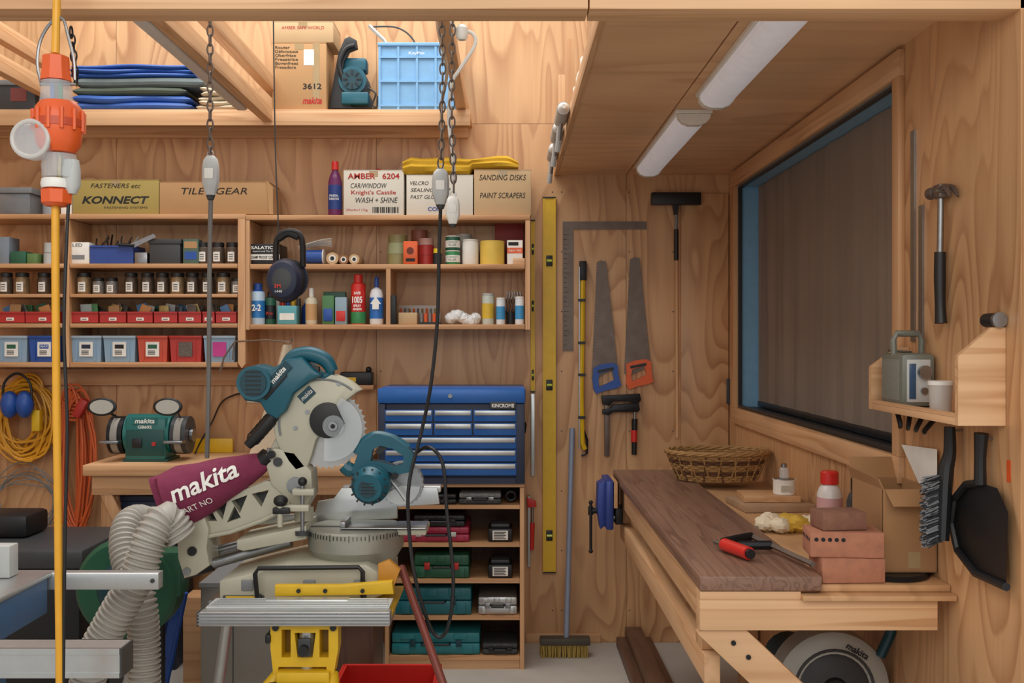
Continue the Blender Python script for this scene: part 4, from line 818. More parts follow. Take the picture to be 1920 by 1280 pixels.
for k in range(5):q.bx(X(388+2*k,Yr),X(728-2*k,Yr),Yr+.008+.018*k,Yr+.014+.018*k,Z(1138,Yr),Z(1135.5,Yr),ALU,.001)
q=t.p('support_bar');q.bx(X(512,-1.8),X(665,-1.8),-1.91,-1.87,Z(1124,-1.8),Z(1106,-1.8),ALU,.006)
q=t.p('extension_arm');q.bx(X(545,-1.9),X(600,-1.9),-1.92,-1.53,.55,.6,ALU,.005)
Yy=-1.98
q=t.p('yellow_frame');q.poly([(507,1167),(634,1167),(634,1215),(626,1262),(612,1268),(612,1250),(522,1250),(520,1268),(512,1262),(507,1215)],Yy,0,.05,YEL,holes=[[(528,1180),(545,1180),(545,1232),(528,1232)],[(552,1186),(592,1186),(586,1232),(558,1232)],[(599,1180),(616,1180),(616,1232),(599,1232)]])
q.bx(X(515,Yy),X(625,Yy),Yy+.052,Yy+.058,Z(1245,Yy),Z(1172,Yy),mat('amber_dark','8A6A1C',.5),.001);q.bx(X(498,Yy),X(508,Yy),Yy-.01,Yy+.05,Z(1205,Yy),Z(1188,Yy),BLK,.004)  # darker amber plate behind the frame openings
q.bx(X(520,Yy),X(620,Yy),Yy-.02,Yy+.05,Z(1278,Yy),Z(1256,Yy),YEL,.006);q.bx(X(505,Yy),X(615,Yy),Yy-.025,Yy+.04,Z(1285,Yy),Z(1276,Yy),BLK,.003)
for px in(517,625):q.cyl(P(px,1176,Yy,-.006),P(px,1176,Yy,0),.009,BLK,seg=10)
q=t.p('centre_post');q.cyl(P(572,1175,Yy,.03),(X(572,Yy),Yy+.03,.35),.022,ALU);q.cyl(P(572,1215,Yy,-.03),P(572,1215,Yy,.0),.014,BLK);q.bx(X(560,Yy),X(584,Yy),Yy-.012,Yy,Z(1228,Yy),Z(1195,Yy),DGR,.003)
for a,b in(((X(520,Yy),Yy+.02,.5),(-1.05,-2.35,.02)),((X(620,Yy),Yy+.02,.5),(-.35,-2.4,.02)),((X(430,-1.58),-1.6,.56),(-.95,-1.55,.02))):
    q=t.p('leg');q.cyl(a,b,.018,YEL if a[1]<-1.9 else ALU)
q=t.p('leg',label='dark red painted leg');q.tube([P(752,1062,-1.72),(.04,-2.25,.02)],.012,mat('leg_red','7E4238',.4,.2),10)
# ================================================================= MITRE SAW
Y0=-1.58
def m_(px,py,dy=0):return P(px,py,Y0,dy)
t=T('mitre_saw',(X(600,Y0),Y0,.633),'teal and grey sliding mitre saw with maroon dust bag','mitre saw')
q=t.p('base');q.poly([(440,1066),(470,1058),(560,1036),(700,1036),(738,1060),(738,1086),(715,1096),(705,1106),(640,1108),(620,1098),(560,1098),(545,1108),(455,1108),(440,1100)],Y0,-.17,.13,CRM,bev=.006)
q.bx(X(447,Y0),X(520,Y0),Y0-.173,Y0-.168,Z(1104,Y0),Z(1090,Y0),DGR,.001);q.bx(X(452,Y0),X(512,Y0),Y0-.174,Y0-.172,Z(1094,Y0),Z(1091,Y0),YEL)
for px in(490,600,690):q.bx(X(px,Y0)-.018,X(px,Y0)+.018,Y0-.176,Y0-.16,Z(1082,Y0),Z(1062,Y0),GRY,.004)
q=t.p('turntable');cx,cz_=X(668,Y0),.838;q.lathe([(.12,-.11),(.142,-.07),(.148,-.062),(.148,-.006),(.143,0)],(cx,Y0,cz_),mat('cast_alloy','A6A69A',.4,.5,.08,30),seg=48)
q.bx(cx-.142,cx+.142,Y0-.012,Y0-.008,cz_,cz_+.0008,BLK);q=t.p('kerf_plate');q.bx(cx-.14,cx+.14,Y0-.028,Y0-.013,cz_,cz_+.001,DGR)
q=t.p('mitre_scale');
for k in range(31):
    a=RD(200+140*k/30);q.obox((cx+.149*math.cos(a),Y0+.149*math.sin(a),cz_-.014),(.002,.0016,.012 if k%5 else .02),INK,Euler((0,0,a)).to_matrix())
q=t.p('side_table');q.poly([(458,1002),(585,975),(585,1000),(470,1022),(458,1018)],Y0,-.09,.09,CRM,bev=.004)
q=t.p('side_table');q.bx(X(740,Y0),X(802,Y0),Y0-.06,Y0+.09,cz_-.02,cz_-.001,CRM,.005)
q=t.p('fence');yf=Y0+.1;q.poly([(462,968),(590,962),(596,940),(625,935),(640,915),(820,915),(824,945),(745,950),(745,972),(462,985)],yf,0,.02,ALU,bev=.002)
q=t.p('fence_bar');q.bx(X(640,yf),X(826,yf),yf+.021,yf+.06,Z(925,yf),Z(912,yf),ALU,.004)
q=t.p('front_handle_bar');q.tube([m_(512,1092,-.2),m_(508,1048,-.2),m_(514,1038,-.2),m_(690,1036,-.2),m_(697,1044,-.2),m_(697,1088,-.2)],.007,BLK,8)
for px in(512,697):q.cyl(m_(px,1092,-.2),m_(px,1092,-.168),.008,BLK)
q=t.p('slide_rail');q.cyl(m_(372,1062,-.02),m_(548,1012,-.02),.0165,STL);q=t.p('slide_rail');q.cyl(m_(380,1045,.06),m_(560,995,.06),.0165,STL)
q=t.p('rail_bracket');q.poly([(342,985),(362,978),(394,962),(402,985),(398,1020),(404,1052),(378,1070),(356,1076),(345,1040)],Y0,-.06,.09,CRM,bev=.006);q.cyl(m_(372,1025,-.068),m_(372,1025,-.06),.014,BLK);q.cyl(m_(362,1062,-.068),m_(362,1062,-.06),.012,STL)
q=t.p('lock_knob');q.cyl(m_(350,1070,-.02),m_(402,1054,-.02),.022,IRON)
q=t.p('arm_housing');q.poly([(348,985),(362,965),(400,938),(470,912),(505,898),(552,902),(556,930),(540,950),(500,968),(440,990),(398,1000)],Y0,-.04,.05,CRM,holes=[[(382,972),(402,950),(414,972)],[(408,948),(432,938),(424,970)],[(440,935),(470,924),(456,958)],[(478,922),(510,914),(496,946)],[(432,975),(446,944),(458,966)]])
q.poly([(360,985),(400,945),(550,908),(545,940),(440,985),(398,995)],Y0,.0,.01,DGR)
q.tube([m_(398,1000,-.045),m_(440,992,-.045),m_(500,970,-.045),m_(548,946,-.045)],.007,CRM,8)
q=t.p('pivot_head');q.poly([(500,852),(520,836),(560,842),(590,880),(592,925),(575,955),(556,955),(548,935),(515,905)],Y0,-.05,.05,CRM,bev=.008);q.cyl(m_(560,905,-.056),m_(560,905,-.05),.026,STL);q.cyl(m_(528,862,-.056),m_(528,862,-.05),.014,DGR);q.cyl(m_(517,848,-.07),m_(517,848,.07),.012,IRON)
q.cyl(m_(570,950),m_(570,975),.03,CRM)
q=t.p('saw_arm');q.poly([(505,848),(520,820),(545,785),(575,800),(592,850),(560,880),(525,872)],Y0,-.03,.04,CRM,bev=.006)
q.tube([m_(512,838,-.035),m_(505,865,-.035)],.01,STL,8)
gc=(612,792)
def arc(c,r,a0,a1,n=20):return [(c[0]+r*math.cos(RD(a0+(a1-a0)*k/n)),c[1]-r*math.sin(RD(a0+(a1-a0)*k/n))) for k in range(n+1)]
q=t.p('upper_guard');q.poly(arc(gc,93,42,212,30)+[(545,862),(560,880),(582,872),(590,850),(598,822),(640,760),(672,735)],Y0,-.05,.0,CRM,bev=.006)
q.tube([m_(p[0],p[1],-.05) for p in arc(gc,82,50,195,20)],.004,GRY,6)
for px,py in((560,800),(582,770),(640,718)):q.cyl(m_(px,py,-.053),m_(px,py,-.05),.007,STL,seg=10)
q=t.p('guard_label');q.obox(m_(581,738,-.052),(.05,.002,.032),TED,Euler((0,-.75,0)).to_matrix());txt(t,'makita',m_(581,738,-.0545),.042,.014,INW,roll=.75,it=.2)
q=t.p('blade');tb=[];nb=40
for k in range(nb):
    a=2*math.pi*k/nb;tb+= [(614+76*math.cos(a),802-76*math.sin(a)),(614+71*math.cos(a+.06),802-71*math.sin(a+.06)),(614+72*math.cos(a+.12),802-72*math.sin(a+.12))]
q.poly(tb,Y0,-.022,-.019,mat('blade_steel','B9B9B6',.3,.6,.1,20))
q=t.p('lower_guard');q.poly(arc((624,800),60,-100,70,18)+[(615,790)],Y0,-.06,-.057,CLR)
q=t.p('blade_cover');q.poly(arc((620,785),33,60,290,16)+[(640,812),(652,790)],Y0,-.064,-.05,BLK,bev=.003)
q=t.p('blade_bolt');q.cyl(m_(632,795,-.07),m_(632,795,-.05),.033,CLR);q.cyl(m_(632,795,-.078),m_(632,795,-.06),.014,STL);q.cyl(m_(632,795,-.08),m_(632,795,-.078),.007,IRON)
q=t.p('motor_housing');q.poly([(462,712),(472,692),(492,682),(520,690),(548,672),(575,668),(596,690),(612,702),(590,712),(560,735),(545,768),(528,782),(510,772),(498,752),(470,748),(461,735)],Y0,-.08,.04,TEA,bev=.012)
q.cyl(m_(490,715,-.1),m_(490,715,.06),.052,TEA,seg=26);q.cyl(m_(490,715,-.106),m_(490,715,-.1),.04,TED,seg=26)
for k in range(6):q.bx(X(476,Y0),X(504,Y0),Y0-.108,Y0-.105,Z(735-8*k,Y0)-.002,Z(735-8*k,Y0)+.002,BLK)
q=t.p('motor_band');q.obox(m_(522,718,-.082),(.036,.006,.1),BLK,Euler((0,.72,0)).to_matrix(),.003);q.obox(m_(535,700,-.0845),(.03,.003,.085),TED,Euler((0,.72,0)).to_matrix());txt(t,'makita',m_(533,701,-.087),.06,.016,INW,roll=.86,it=.2,bold=.02)
q=t.p('handle');q.tube([m_(540,690,-.04),m_(556,668,-.04),m_(585,663,-.04),m_(614,674,-.04),m_(628,696,-.04)],[.02,.022,.024,.023,.018],TEA,14,sub=5);q.tube([m_(628,694,-.04),m_(612,705,-.04),m_(590,698,-.04)],.012,TEA,10,sub=3)
q=t.p('trigger');q.bx(X(580,Y0),X(604,Y0),Y0-.05,Y0-.03,Z(700,Y0),Z(686,Y0),BLK,.003)
q=t.p('carry_grip');q.tube([m_(472,832,-.05),m_(488,815,-.05),m_(508,792,-.05),m_(524,772,-.05)],[.014,.019,.021,.017],BLK,12,sub=4)
for k in range(5):q.ring(m_(484+7*k,818-8*k,-.05),.021,.0025,BLR,ax='y',seg=12,tseg=5)
q=t.p('work_clamp');q.cyl(m_(578,895,-.09),m_(578,985,-.09),.006,STL);q.cyl(m_(540,925,-.11),m_(540,975,-.11),.009,CRM);q.sph(m_(541,928,-.11),.022,BLK,1,1,.8);q.sph(m_(578,895,-.09),.014,BLK,1,1,1);q.bx(X(536,Y0),X(592,Y0),Y0-.11,Y0-.08,Z(948,Y0),Z(936,Y0),CRM,.004);q.bx(X(560,Y0),X(600,Y0),Y0-.1,Y0-.07,Z(920,Y0),Z(908,Y0),CRM,.004);q.cyl(m_(578,985,-.09),m_(578,992,-.09),.022,DGR)
q.bx(X(527,Y0),X(558,Y0),Y0-.12,Y0-.09,Z(952,Y0),Z(940,Y0),BLK,.004)
q=t.p('dust_bag');A=m_(503,862,-.03);B=m_(312,942,-.05);ax_=(B-A);Lb=ax_.length;ax_.normalize();nrm=Vector((-ax_.z,0,ax_.x))
if nrm.z<0:nrm=-nrm
def bagr(u):return .026+.066*min(1,u*1.35)**.8,.024+.05*math.sin(min(1,u*1.1)*1.9)
vs=[];n=24;K=20
for j in range(K+1):
    u=j/K;h_,d_=bagr(u)
    if u>.93:d_*=.45
    for i in range(n):
        a=2*math.pi*i/n;wv=1+.025*math.sin(u*17+i*1.3)
        vs.append(A+ax_*Lb*u+nrm*(h_*math.sin(a)*wv)+Vector((0,d_*math.cos(a)*wv,0)))
fs=[[j*n+i,j*n+(i+1)%n,(j+1)*n+(i+1)%n,(j+1)*n+i] for j in range(K) for i in range(n)]+[list(range(n)),[K*n+i for i in range(n)]]
q.add(vs,fs,MAR)
def warp(v):
    w=v-A;u=max(0,min(.9,w.dot(ax_)/Lb));h_,d_=bagr(u);k=max(-.93,min(.93,w.dot(nrm)/h_));v.y=A.y+(w.dot(ax_)*ax_.y)-d_*math.sqrt(1-k*k)*1.04-.007;return v
ang=math.atan2(-ax_.z,-ax_.x)
txt(q,'makita',m_(401,893),.205,.056,INW,roll=ang,bold=.02,warp=warp,it=.15);txt(q,'PART NO',m_(388,938),.1,.018,INW,roll=ang,warp=warp)
q=t.p('bag_collar');q.cyl(m_(494,864,-.03),m_(508,852,-.03),.028,IRON)
# ================================================================= CIRCULAR SAW
Yc=-1.63
def c_(px,py,dy=0):return P(px,py,Yc,dy)
t=T('circular_saw',(X(715,Yc),Yc,.84),'teal hand-held circular saw resting on the mitre saw table','circular saw')
q=t.p('base_plate');q.bx(X(640,Yc),X(800,Yc),Yc-.03,Yc+.09,.8405,.845,STL,.002);q.bx(X(640,Yc),X(650,Yc),Yc-.03,Yc+.09,.845,.862,STL,.002)
q=t.p('motor');q.cyl(c_(700,903,-.07),c_(700,903,.05),.058,TEA,seg=28);q.cyl(c_(698,906,-.1),c_(700,903,-.07),.042,TEA,r2=.058,seg=28)
for k in range(14):
    a=k*math.pi/7;q.obox(c_(698,905,-.086)+Vector((.049*math.cos(a),0,.049*math.sin(a))),(.014,.014,.005),BLK,Euler((0,-a,0)).to_matrix())
q.cyl(c_(698,906,-.102),c_(698,906,-.1),.028,TED)
for k in range(4):q.bx(X(686,Yc),X(710,Yc),Yc-.104,Yc-.101,Z(916-6*k,Yc)-.0015,Z(916-6*k,Yc)+.0015,BLK)
q=t.p('handle');q.poly([(660,884),(672,850),(684,826),(705,812),(735,818),(765,836),(776,850),(778,868),(768,884),(745,888),(722,880),(700,882),(680,892)],Yc,-.02,.025,TEA,holes=[[(696,862),(700,842),(714,834),(738,840),(758,854),(757,868),(742,872),(716,864)]])
q.tube([c_(672,852,0),c_(686,828,0),c_(706,818,0),c_(735,824,0),c_(764,842,0)],.018,TEA,10,sub=4)
q=t.p('trigger');q.poly([(702,846),(714,836),(728,838),(714,850)],Yc,-.012,.012,BLK)
q=t.p('front_knob');q.tube([c_(672,882,0),c_(655,880,0),c_(645,872,0)],[.016,.023,.02],TEA,10,sub=3)
q=t.p('upper_guard');q.poly(arc((750,910),42,-10,190,24)+[(708,935),(785,935)],Yc,.03,.075,GRY,bev=.006)
q=t.p('blade');tb=[];
for k in range(24):
    a=2*math.pi*k/24;tb+=[(752+42*math.cos(a),910-42*math.sin(a)),(752+39*math.cos(a+.12),910-39*math.sin(a+.12))]
q.poly([(x,min(y,946)) for x,y in tb],Yc,.022,.026,STL)
q=t.p('lower_guard');q.poly(arc((750,910),37,-150,-5,14)+[(750,912)],Yc,.012,.02,ALU)
q=t.p('depth_lever');q.tube([c_(730,895,-.01),c_(748,915,-.03),c_(762,935,-.03)],.005,ALU,6);q.cyl(c_(742,890,-.03),c_(742,890,-.01),.01,BLK)
# ================================================================= HANGING PENDANTS
def chain(px,y,py0,py1,label,sway=0,m=RST):
    n=int(abs(py1-py0)/17)+1;q=S('chain',P(px,py1,y),label,'chain',group='hanging chains')
    for k in range(n):
        u=k/max(1,n-1);p=P(px+sway*math.sin(u*3.1),py0+(py1-py0)*u,y)
        q.ring(p,.0085,.0028,m,ax='y' if k%2 else 'x',seg=12,sz=2.1,tseg=6)
    return q
YP=-1.7
chain(394,YP,-30,286,'rusty steel chain holding a hanging power socket')
chain(826,YP,-30,306,'rusty steel chain holding a hanging power socket',4)
chain(851,YP-.04,-30,350,'thin rusty chain with a pale plug',-4)
def pendant(px,py0,py1,y,label,w=.026,m=LGR):
    t=T('pendant_socket',P(px,py0,y),label,'socket');h=Z(py0,y)-Z(py1,y);b=P(px,py1,y)
    q=t.p('body');q.lathe([(w*.55,0),(w*.72,h*.12),(w*.85,h*.2),(w,h*.3),(w,h*.7),(w*.85,h*.9),(w*.45,h)],b,m,seg=10,sy=.8)
    q=t.p('hook_eye');q.ring(b+Vector((0,0,h+.006)),.009,.002,STL,seg=12,tseg=5)
    q=t.p('switch_face');q.bx(b.x-w*.5,b.x+w*.5,y-w*.84,y-w*.78,b.z+h*.4,b.z+h*.66,WHT,.001)
    q=t.p('strain_relief');q.lathe([(w*.35,-h*.12),(w*.55,0)],b,DGR,seg=10);return t
pendant(395,292,366,YP,'grey hanging power socket on a chain');pendant(826,317,384,YP,'grey hanging power socket with black plug');pendant(849,368,420,YP-.04,'pale plug-shaped socket hanging on a chain',.021,WHT)
wcable([P(395,376,YP),P(393,500,YP),P(392,650,YP),P(390,780,YP),P(388,858,YP+.02)],.0072,mat('cord_grey','6A6662',.5),'grey cord dropping straight from the hanging socket')
wcable([P(826,393,YP),P(823,480,YP),P(820,600,YP),P(808,720,YP),P(790,810,YP+.02),P(768,900,YP-.04),P(766,980,YP-.06),P(780,1090,YP-.1),P(812,1185,YP-.1),P(838,1180,YP-.1),P(850,1090,YP-.08),P(838,960,YP-.05),P(830,870,YP-.03),P(805,838,YP),P(778,850,YP+.05)],.0055,BLK,'black cord looping from the hanging socket to the circular saw')
wcable([P(838,-20,YP),P(850,50,YP),P(885,62,YP),P(890,85,YP),P(862,130,YP),P(846,160,YP),P(842,230,YP),P(850,300,YP-.02),P(850,345,YP-.03)],.0055,WHT,'white flex tangled around the chains')
wcable([P(815,-20,YP+.02),P(822,60,YP+.02),P(838,130,YP+.02),P(828,200,YP+.02),P(830,300,YP+.01)],.005,mat('flex_brown','B09478',.5),'tan flex running down the chain')
q=S('ceiling_plug',P(870,55,YP),'white plug joining the flex near the beam','plug');q.lathe([(.012,0),(.018,.01),(.018,.035),(.01,.045)],P(866,75,YP-.02),WHT)
YM=-1.5
wcable([P(512,-30,YM),P(514,150,YM),P(517,300,YM),P(521,400,YM),P(522,440,YM)],.0022,DGR,'thin dark cord holding the ear muffs')
t=T('ear_muffs',P(538,565,YM),'black and navy ear muffs hanging from a thin cord','ear muffs')
q=t.p('headband');q.tube([P(518,500,YM),P(518,455,YM),P(530,437,YM),P(552,434,YM),P(566,448,YM),P(568,500,YM)],.0095,BLK,10,sub=5,fl=1.7)
q=t.p('headband_pad');q.tube([P(522,447,YM,-.002),P(540,437,YM,-.002),P(560,444,YM,-.002)],.013,BLK,10,sub=4)
q=t.p('ear_cup');q.lathe([(.03,-.05),(.046,-.042),(.055,-.02),(.056,.0)],P(537,526,YM,-.02),NAV,ax='y',sy=1.2,seg=28);q.lathe([(.02,-.053),(.03,-.05)],P(537,526,YM,-.02),DGR,ax='y',sy=1.2)
txt(t,'3M',P(530,538,YM,-.0745),.02,.012,mat('ink_redorange','D0342A',.5),bold=.03);txt(t,'1440',P(532,548,YM,-.0745),.022,.008,INW)
q=t.p('cushion');q.ring(P(537,526,YM,-.012),.048,.014,BLR,sz=1.2);q=t.p('ear_cup');q.lathe([(.052,0),(.05,.03),(.03,.045)],P(544,522,YM,.02),NAV,ax='y',sy=1.2,seg=28)
YO=-2.78
o_=lambda px,py,dy=0:P(px,py,YO,dy)
q=S('hanging_cable',(X(108,YO),YO,.4),'thick yellow-orange power cable hanging full height','cable');q.tube([o_(108,-60),o_(106,20),o_(105,60),o_(104,100)],.0075,YCB,10,sub=3);q.tube([o_(104,380),o_(104,500),o_(105,640),o_(106,760),o_(108,900),o_(110,1080),o_(112,1320),(X(112,YO),YO,.0)],.0075,YCB,12,sub=4)
t=T('industrial_socket',o_(104,385),'orange and clear industrial cable coupler hanging on a hook','socket')
q=t.p('gland');q.lathe([(.018,0),(.026,-.004),(.027,-.03),(.03,-.05)],o_(105,104),ORG,seg=8)
q=t.p('clear_shroud');q.lathe([(.028,0),(.03,-.03),(.034,-.06),(.03,-.09)],o_(106,154),CLR,seg=20)
for k,mm in enumerate((BLU,mat('wire_brown','5E3A22',.5),GRB)):q=t.p('wire_core');q.tube([o_(100+6*k,150),o_(98+8*k,175),o_(102+5*k,205)],.004,mm,6,sub=3)
q=t.p('plug_body');q.lathe([(.034,0),(.043,-.012),(.045,-.03),(.045,-.055),(.04,-.085),(.03,-.098)],o_(110,192),ORG,seg=18);q.lathe([(.047,-.035),(.047,-.05)],o_(110,192),mat('orange_dark','B8421A',.4),seg=18)
q=t.p('grip_ring')
for k in range(12):
    a=k*math.pi/6;p=o_(110,228)+Vector((.046*math.cos(a),.046*math.sin(a),0));q.cyl(p+Vector((0,0,.02)),p-Vector((0,0,.02)),.004,ORG,seg=6)
q=t.p('flap_cover');c=o_(75,268,-.03);q.lathe([(.034,-.012),(.038,-.008),(.038,.012)],c,CLR,ax='y',seg=26);q.ring(c+Vector((0,-.01,0)),.034,.005,mat('clear_rim','CFCBC4',.2,0,.05,10,alpha=.8),seg=26);q.tube([o_(95,250,-.02),o_(86,235,-.02)],.008,ORG,8)
q=t.p('clear_body');q.lathe([(.03,0),(.034,-.02),(.032,-.045)],o_(112,290),CLR,seg=20);q.lathe([(.006,0),(.006,-.05)],o_(112,288),MXB,seg=8)
q=t.p('lower_gland');q.lathe([(.028,0),(.03,-.01),(.028,-.018)],o_(107,336),WHT,seg=14);q.lathe([(.024,0),(.03,-.004),(.029,-.028),(.02,-.034)],o_(106,354),ORG,seg=8)
q=t.p('adaptor');q.lathe([(.014,0),(.017,-.02),(.017,-.05),(.009,-.066)],o_(134,300),LGR,seg=12)
q=t.p('hook');q.tube([o_(78,158),o_(70,120),o_(76,75),o_(98,40),o_(118,36),o_(128,70),o_(138,110),o_(140,150)],.003,STL,6,sub=4);q.cyl(o_(75,158),o_(142,158),.003,STL)
wcable([o_(130,355),o_(125,450),o_(120,620),o_(126,800),o_(122,1000),o_(118,1300)],.0035,BLK,'thin black lead hanging beside the yellow cable')
q=S('chain',o_(122,60),'small chain beside the orange coupler','chain')
for k in range(7):q.ring(o_(121+1.5*k,52+15*k,.03),.006,.002,IRON,ax='y' if k%2 else 'x',seg=10,sz=2.0,tseg=5)
# ================================================================= RIGHT WORKBENCH
ZT=.87;bx0,bx1=.448,.732;by0,by1=-2.4,-.47
t=T('wall_workbench',(.75,-1.4,0),'wall workbench with dark hardwood slab and pine framing','workbench')
q=t.p('slab',label='dark reddish hardwood slab');q.bx(bx0,bx1,by0,by1,ZT-.034,ZT,WAL,.003)
q=t.p('back_board');q.bx(bx1+.002,XW-.002,by0+.02,by1,ZT-.04,ZT-.025,PALE,.001);q.bx(bx1-.05,XW-.004,by0-.02,by0+.02,ZT-.052,ZT-.0405,PALE,.001)
q=t.p('side_rail');q.bx(bx0+.02,bx0+.06,by0+.05,by1-.05,ZT-.13,ZT-.035,PY,.002)
q=t.p('front_rail');q.bx(bx0+.0,XW-.04,by0-.0,by0+.045,ZT-.125,ZT-.053,PX,.002);q.bx(bx0+.0,bx1-.05,by0,by0+.045,ZT-.053,ZT-.035,PX)
q=t.p('brace');a=P(1328,1158,-2.36);b=Vector((X(1500,-2.36)+.22,-2.36,Z(1280,-2.36)-.26));d_=b-a;q.obox((a+b)/2+Vector((0,-.01,0)),(d_.length,.04,.085),PX,Euler((0,math.atan2(-d_.z,d_.x),0)).to_matrix(),.002)
for v in(.12,.2):q.cyl(a.lerp(b,v)+Vector((0,-.034,0)),a.lerp(b,v)+Vector((0,-.03,0)),.006,IRON,seg=8)
q=t.p('leg');q.bx(.96,1.03,-1.5,-1.44,0,ZT-.045,PZ,.002);q=t.p('leg');q.bx(.96,1.03,-.6,-.54,0,ZT-.045,PZ,.002)
for y in(-2.3,-.62):q=t.p('spacer_block');q.bx(bx0+.022,bx0+.06,y,y+.07,.67,ZT-.131,PZ,.002)
q=t.p('lower_rail');q.bx(bx0+.022,bx0+.06,-2.34,-.55,.60,.669,PY,.002)
q=t.p('lower_shelf');q.bx(.70,XW-.003,-2.28,-1.55,.27,.29,SHX,.001);q.bx(.70,.72,-1.59,-1.55,0,.27,PZ);q.bx(.70,.72,-2.28,-2.24,0,.27,PZ)
for k,(xx,zz,yy) in enumerate(((.545,0,-1.9),(.63,0,-1.8),(.585,.046,-1.7))):
    q=S('dark_plank',(xx,-1,zz),'weathered dark plank lying on the floor under the bench','plank',group='dark planks');q.bx(xx-.038,xx+.038,yy,-.06,zz+.0005,zz+.045,DWY,.003)
YV=-.62
v_=lambda px,py,dy=0:P(px,py,YV,dy)
VB=mat('vise_blue','2A3F86',.4,.2)
t=T('bench_vise',v_(1150,985),'blue woodworking vise bolted to the bench side','vise')
q=t.p('front_jaw');q.bx(X(1132,YV),X(1146,YV),YV-.1,YV+.1,Z(985,YV),Z(895,YV),VB,.006);q.poly([(1120,905),(1134,897),(1134,980),(1124,988),(1118,950)],YV,-.05,.05,VB,bev=.004)
q=t.p('jaw_lining');q.bx(X(1146.5,YV),X(1153,YV),YV-.1,YV+.1,Z(945,YV),Z(897,YV),PALE);q=t.p('jaw_lining');q.bx(X(1156,YV),.4475,YV-.1,YV+.1,Z(945,YV),Z(893,YV),DWD)
q=t.p('body');q.bx(X(1150,YV),.467,YV-.07,YV+.07,Z(978,YV),Z(947,YV),IRON,.006)
q=t.p('guide_rod');q.cyl(v_(1135,965,-.05),v_(1160,965,-.05),.01,STL);q=t.p('guide_rod');q.cyl(v_(1135,965,.05),v_(1160,965,.05),.01,STL)
q=t.p('screw');q.cyl(v_(1106,957),v_(1140,957),.012,IRON);q.cyl(v_(1103,957),v_(1112,957),.018,IRON)
q=t.p('handle_bar');q.cyl(v_(1107,940,-.02),v_(1107,1030,-.02),.006,IRON);q.sph(v_(1107,940,-.02),.009,IRON);q.sph(v_(1107,1031,-.02),.009,IRON)
bc=Vector((.825,-.78,ZT+.001))
t=T('wicker_basket',bc,'oval woven wicker basket with patterned sides','basket')
q=t.p('weave')
for j in range(13):
    u=j/12;zz=.006+.1*u;rx=.152+.043*u;ry=.103+.033*u
    n=96;q.tube([bc+Vector(((rx+.0028*(1 if (k//2+j)%2 else -1))*math.cos(2*math.pi*k/n),(ry+.0028*(1 if (k//2+j)%2 else -1))*math.sin(2*math.pi*k/n),zz)) for k in range(n)],.0046,WID if j in(3,4,8,9) else WIC,6,closed=True)
q=t.p('stakes')
for k in range(40):
    a=2*math.pi*k/40;a2=a+(.12 if k%2 else -.12);q.tube([bc+Vector((.157*math.cos(a),.108*math.sin(a),.004)),bc+Vector((.2*math.cos(a2),.14*math.sin(a2),.11))],.0036,WIC if k%3 else WID,5)
q=t.p('bottom');q.lathe([(.01,.001),(.15,.001),(.15,.006),(.01,.006)],bc,WIC,sy=.68,seg=32)
q=t.p('rim');
for j in range(3):q.tube([bc+Vector(((.2+.004*math.cos(k*.9+2.1*j))*math.cos(2*math.pi*k/64),(.139+.004*math.cos(k*.9+2.1*j))*math.sin(2*math.pi*k/64),.112+.005*math.sin(k*.9+2.1*j))) for k in range(64)],.0055,WIC,6,closed=True)
ZL=ZT-.0245
q=S('timber_offcut',(.9,-1.2,ZL),'pale timber offcut board on the bench','board');q.obox((.9,-1.28,ZL+.012),(.24,.22,.022),mat('offcut','A48465',.7,0,.2,20),Euler((0,0,.08)).to_matrix(),.001)
q=S('timber_offcut',(.9,-1.2,ZL+.024),'smaller timber offcut stacked on another','board');q.obox((.9,-1.26,ZL+.035),(.19,.14,.021),PALE,Euler((0,0,-.05)).to_matrix(),.001)
zz=ZL+.0465
t=T('paint_tin',(.955,-1.28,zz),'small white varnish tin beside the wall','tin');q=t.p('body');q.lathe([(.036,0),(.037,.004),(.037,.046),(.039,.05)],(.95,-1.28,zz),PAP);q=t.p('lid');q.lathe([(.036,.05),(.034,.052)],(.95,-1.28,zz),STL);q=t.p('label_patch');q.bx(.93,.97,-1.3195,-1.316,zz+.012,zz+.032,mat('lab_grey','B8B0A0',.6))
bottle('glass_bottle',.95,-1.28,zz+.053,.016,.05,CLR,STL,'tiny glass bottle standing on the tin',neck=.5,ch=.25)
bottle('wash_bottle',.975,-1.69,ZL,.043,.178,mat('bottle_white','D8D2CC',.35),REB,'white bottle with red cap and pink label',mat('lab_pinkish','C79A98',.5),neck=.5,ch=.22,sx=.85)
bottle('oil_bottle',1.005,-1.84,ZL,.028,.178,DGR,BLK,'dark grey oil bottle beside the white one',neck=.45,ch=.2)
q=S('cleaning_rag',(.85,-1.68,ZL),'crumpled cream and yellow rags in plastic','rag')
for k in range(9):q.sph((.775+.018*k,-1.72+.03*math.sin(k*2),ZL+.024+.006*math.sin(k*1.7)),.031,(mat('rag_cream','DCCDB0',.7,0,.2,30,.7),mat('rag_yellow','C9A23A',.7,0,.2,30,.7))[1 if k in(3,4,5,6) else 0],1.1,1.1,.72,14,.14)
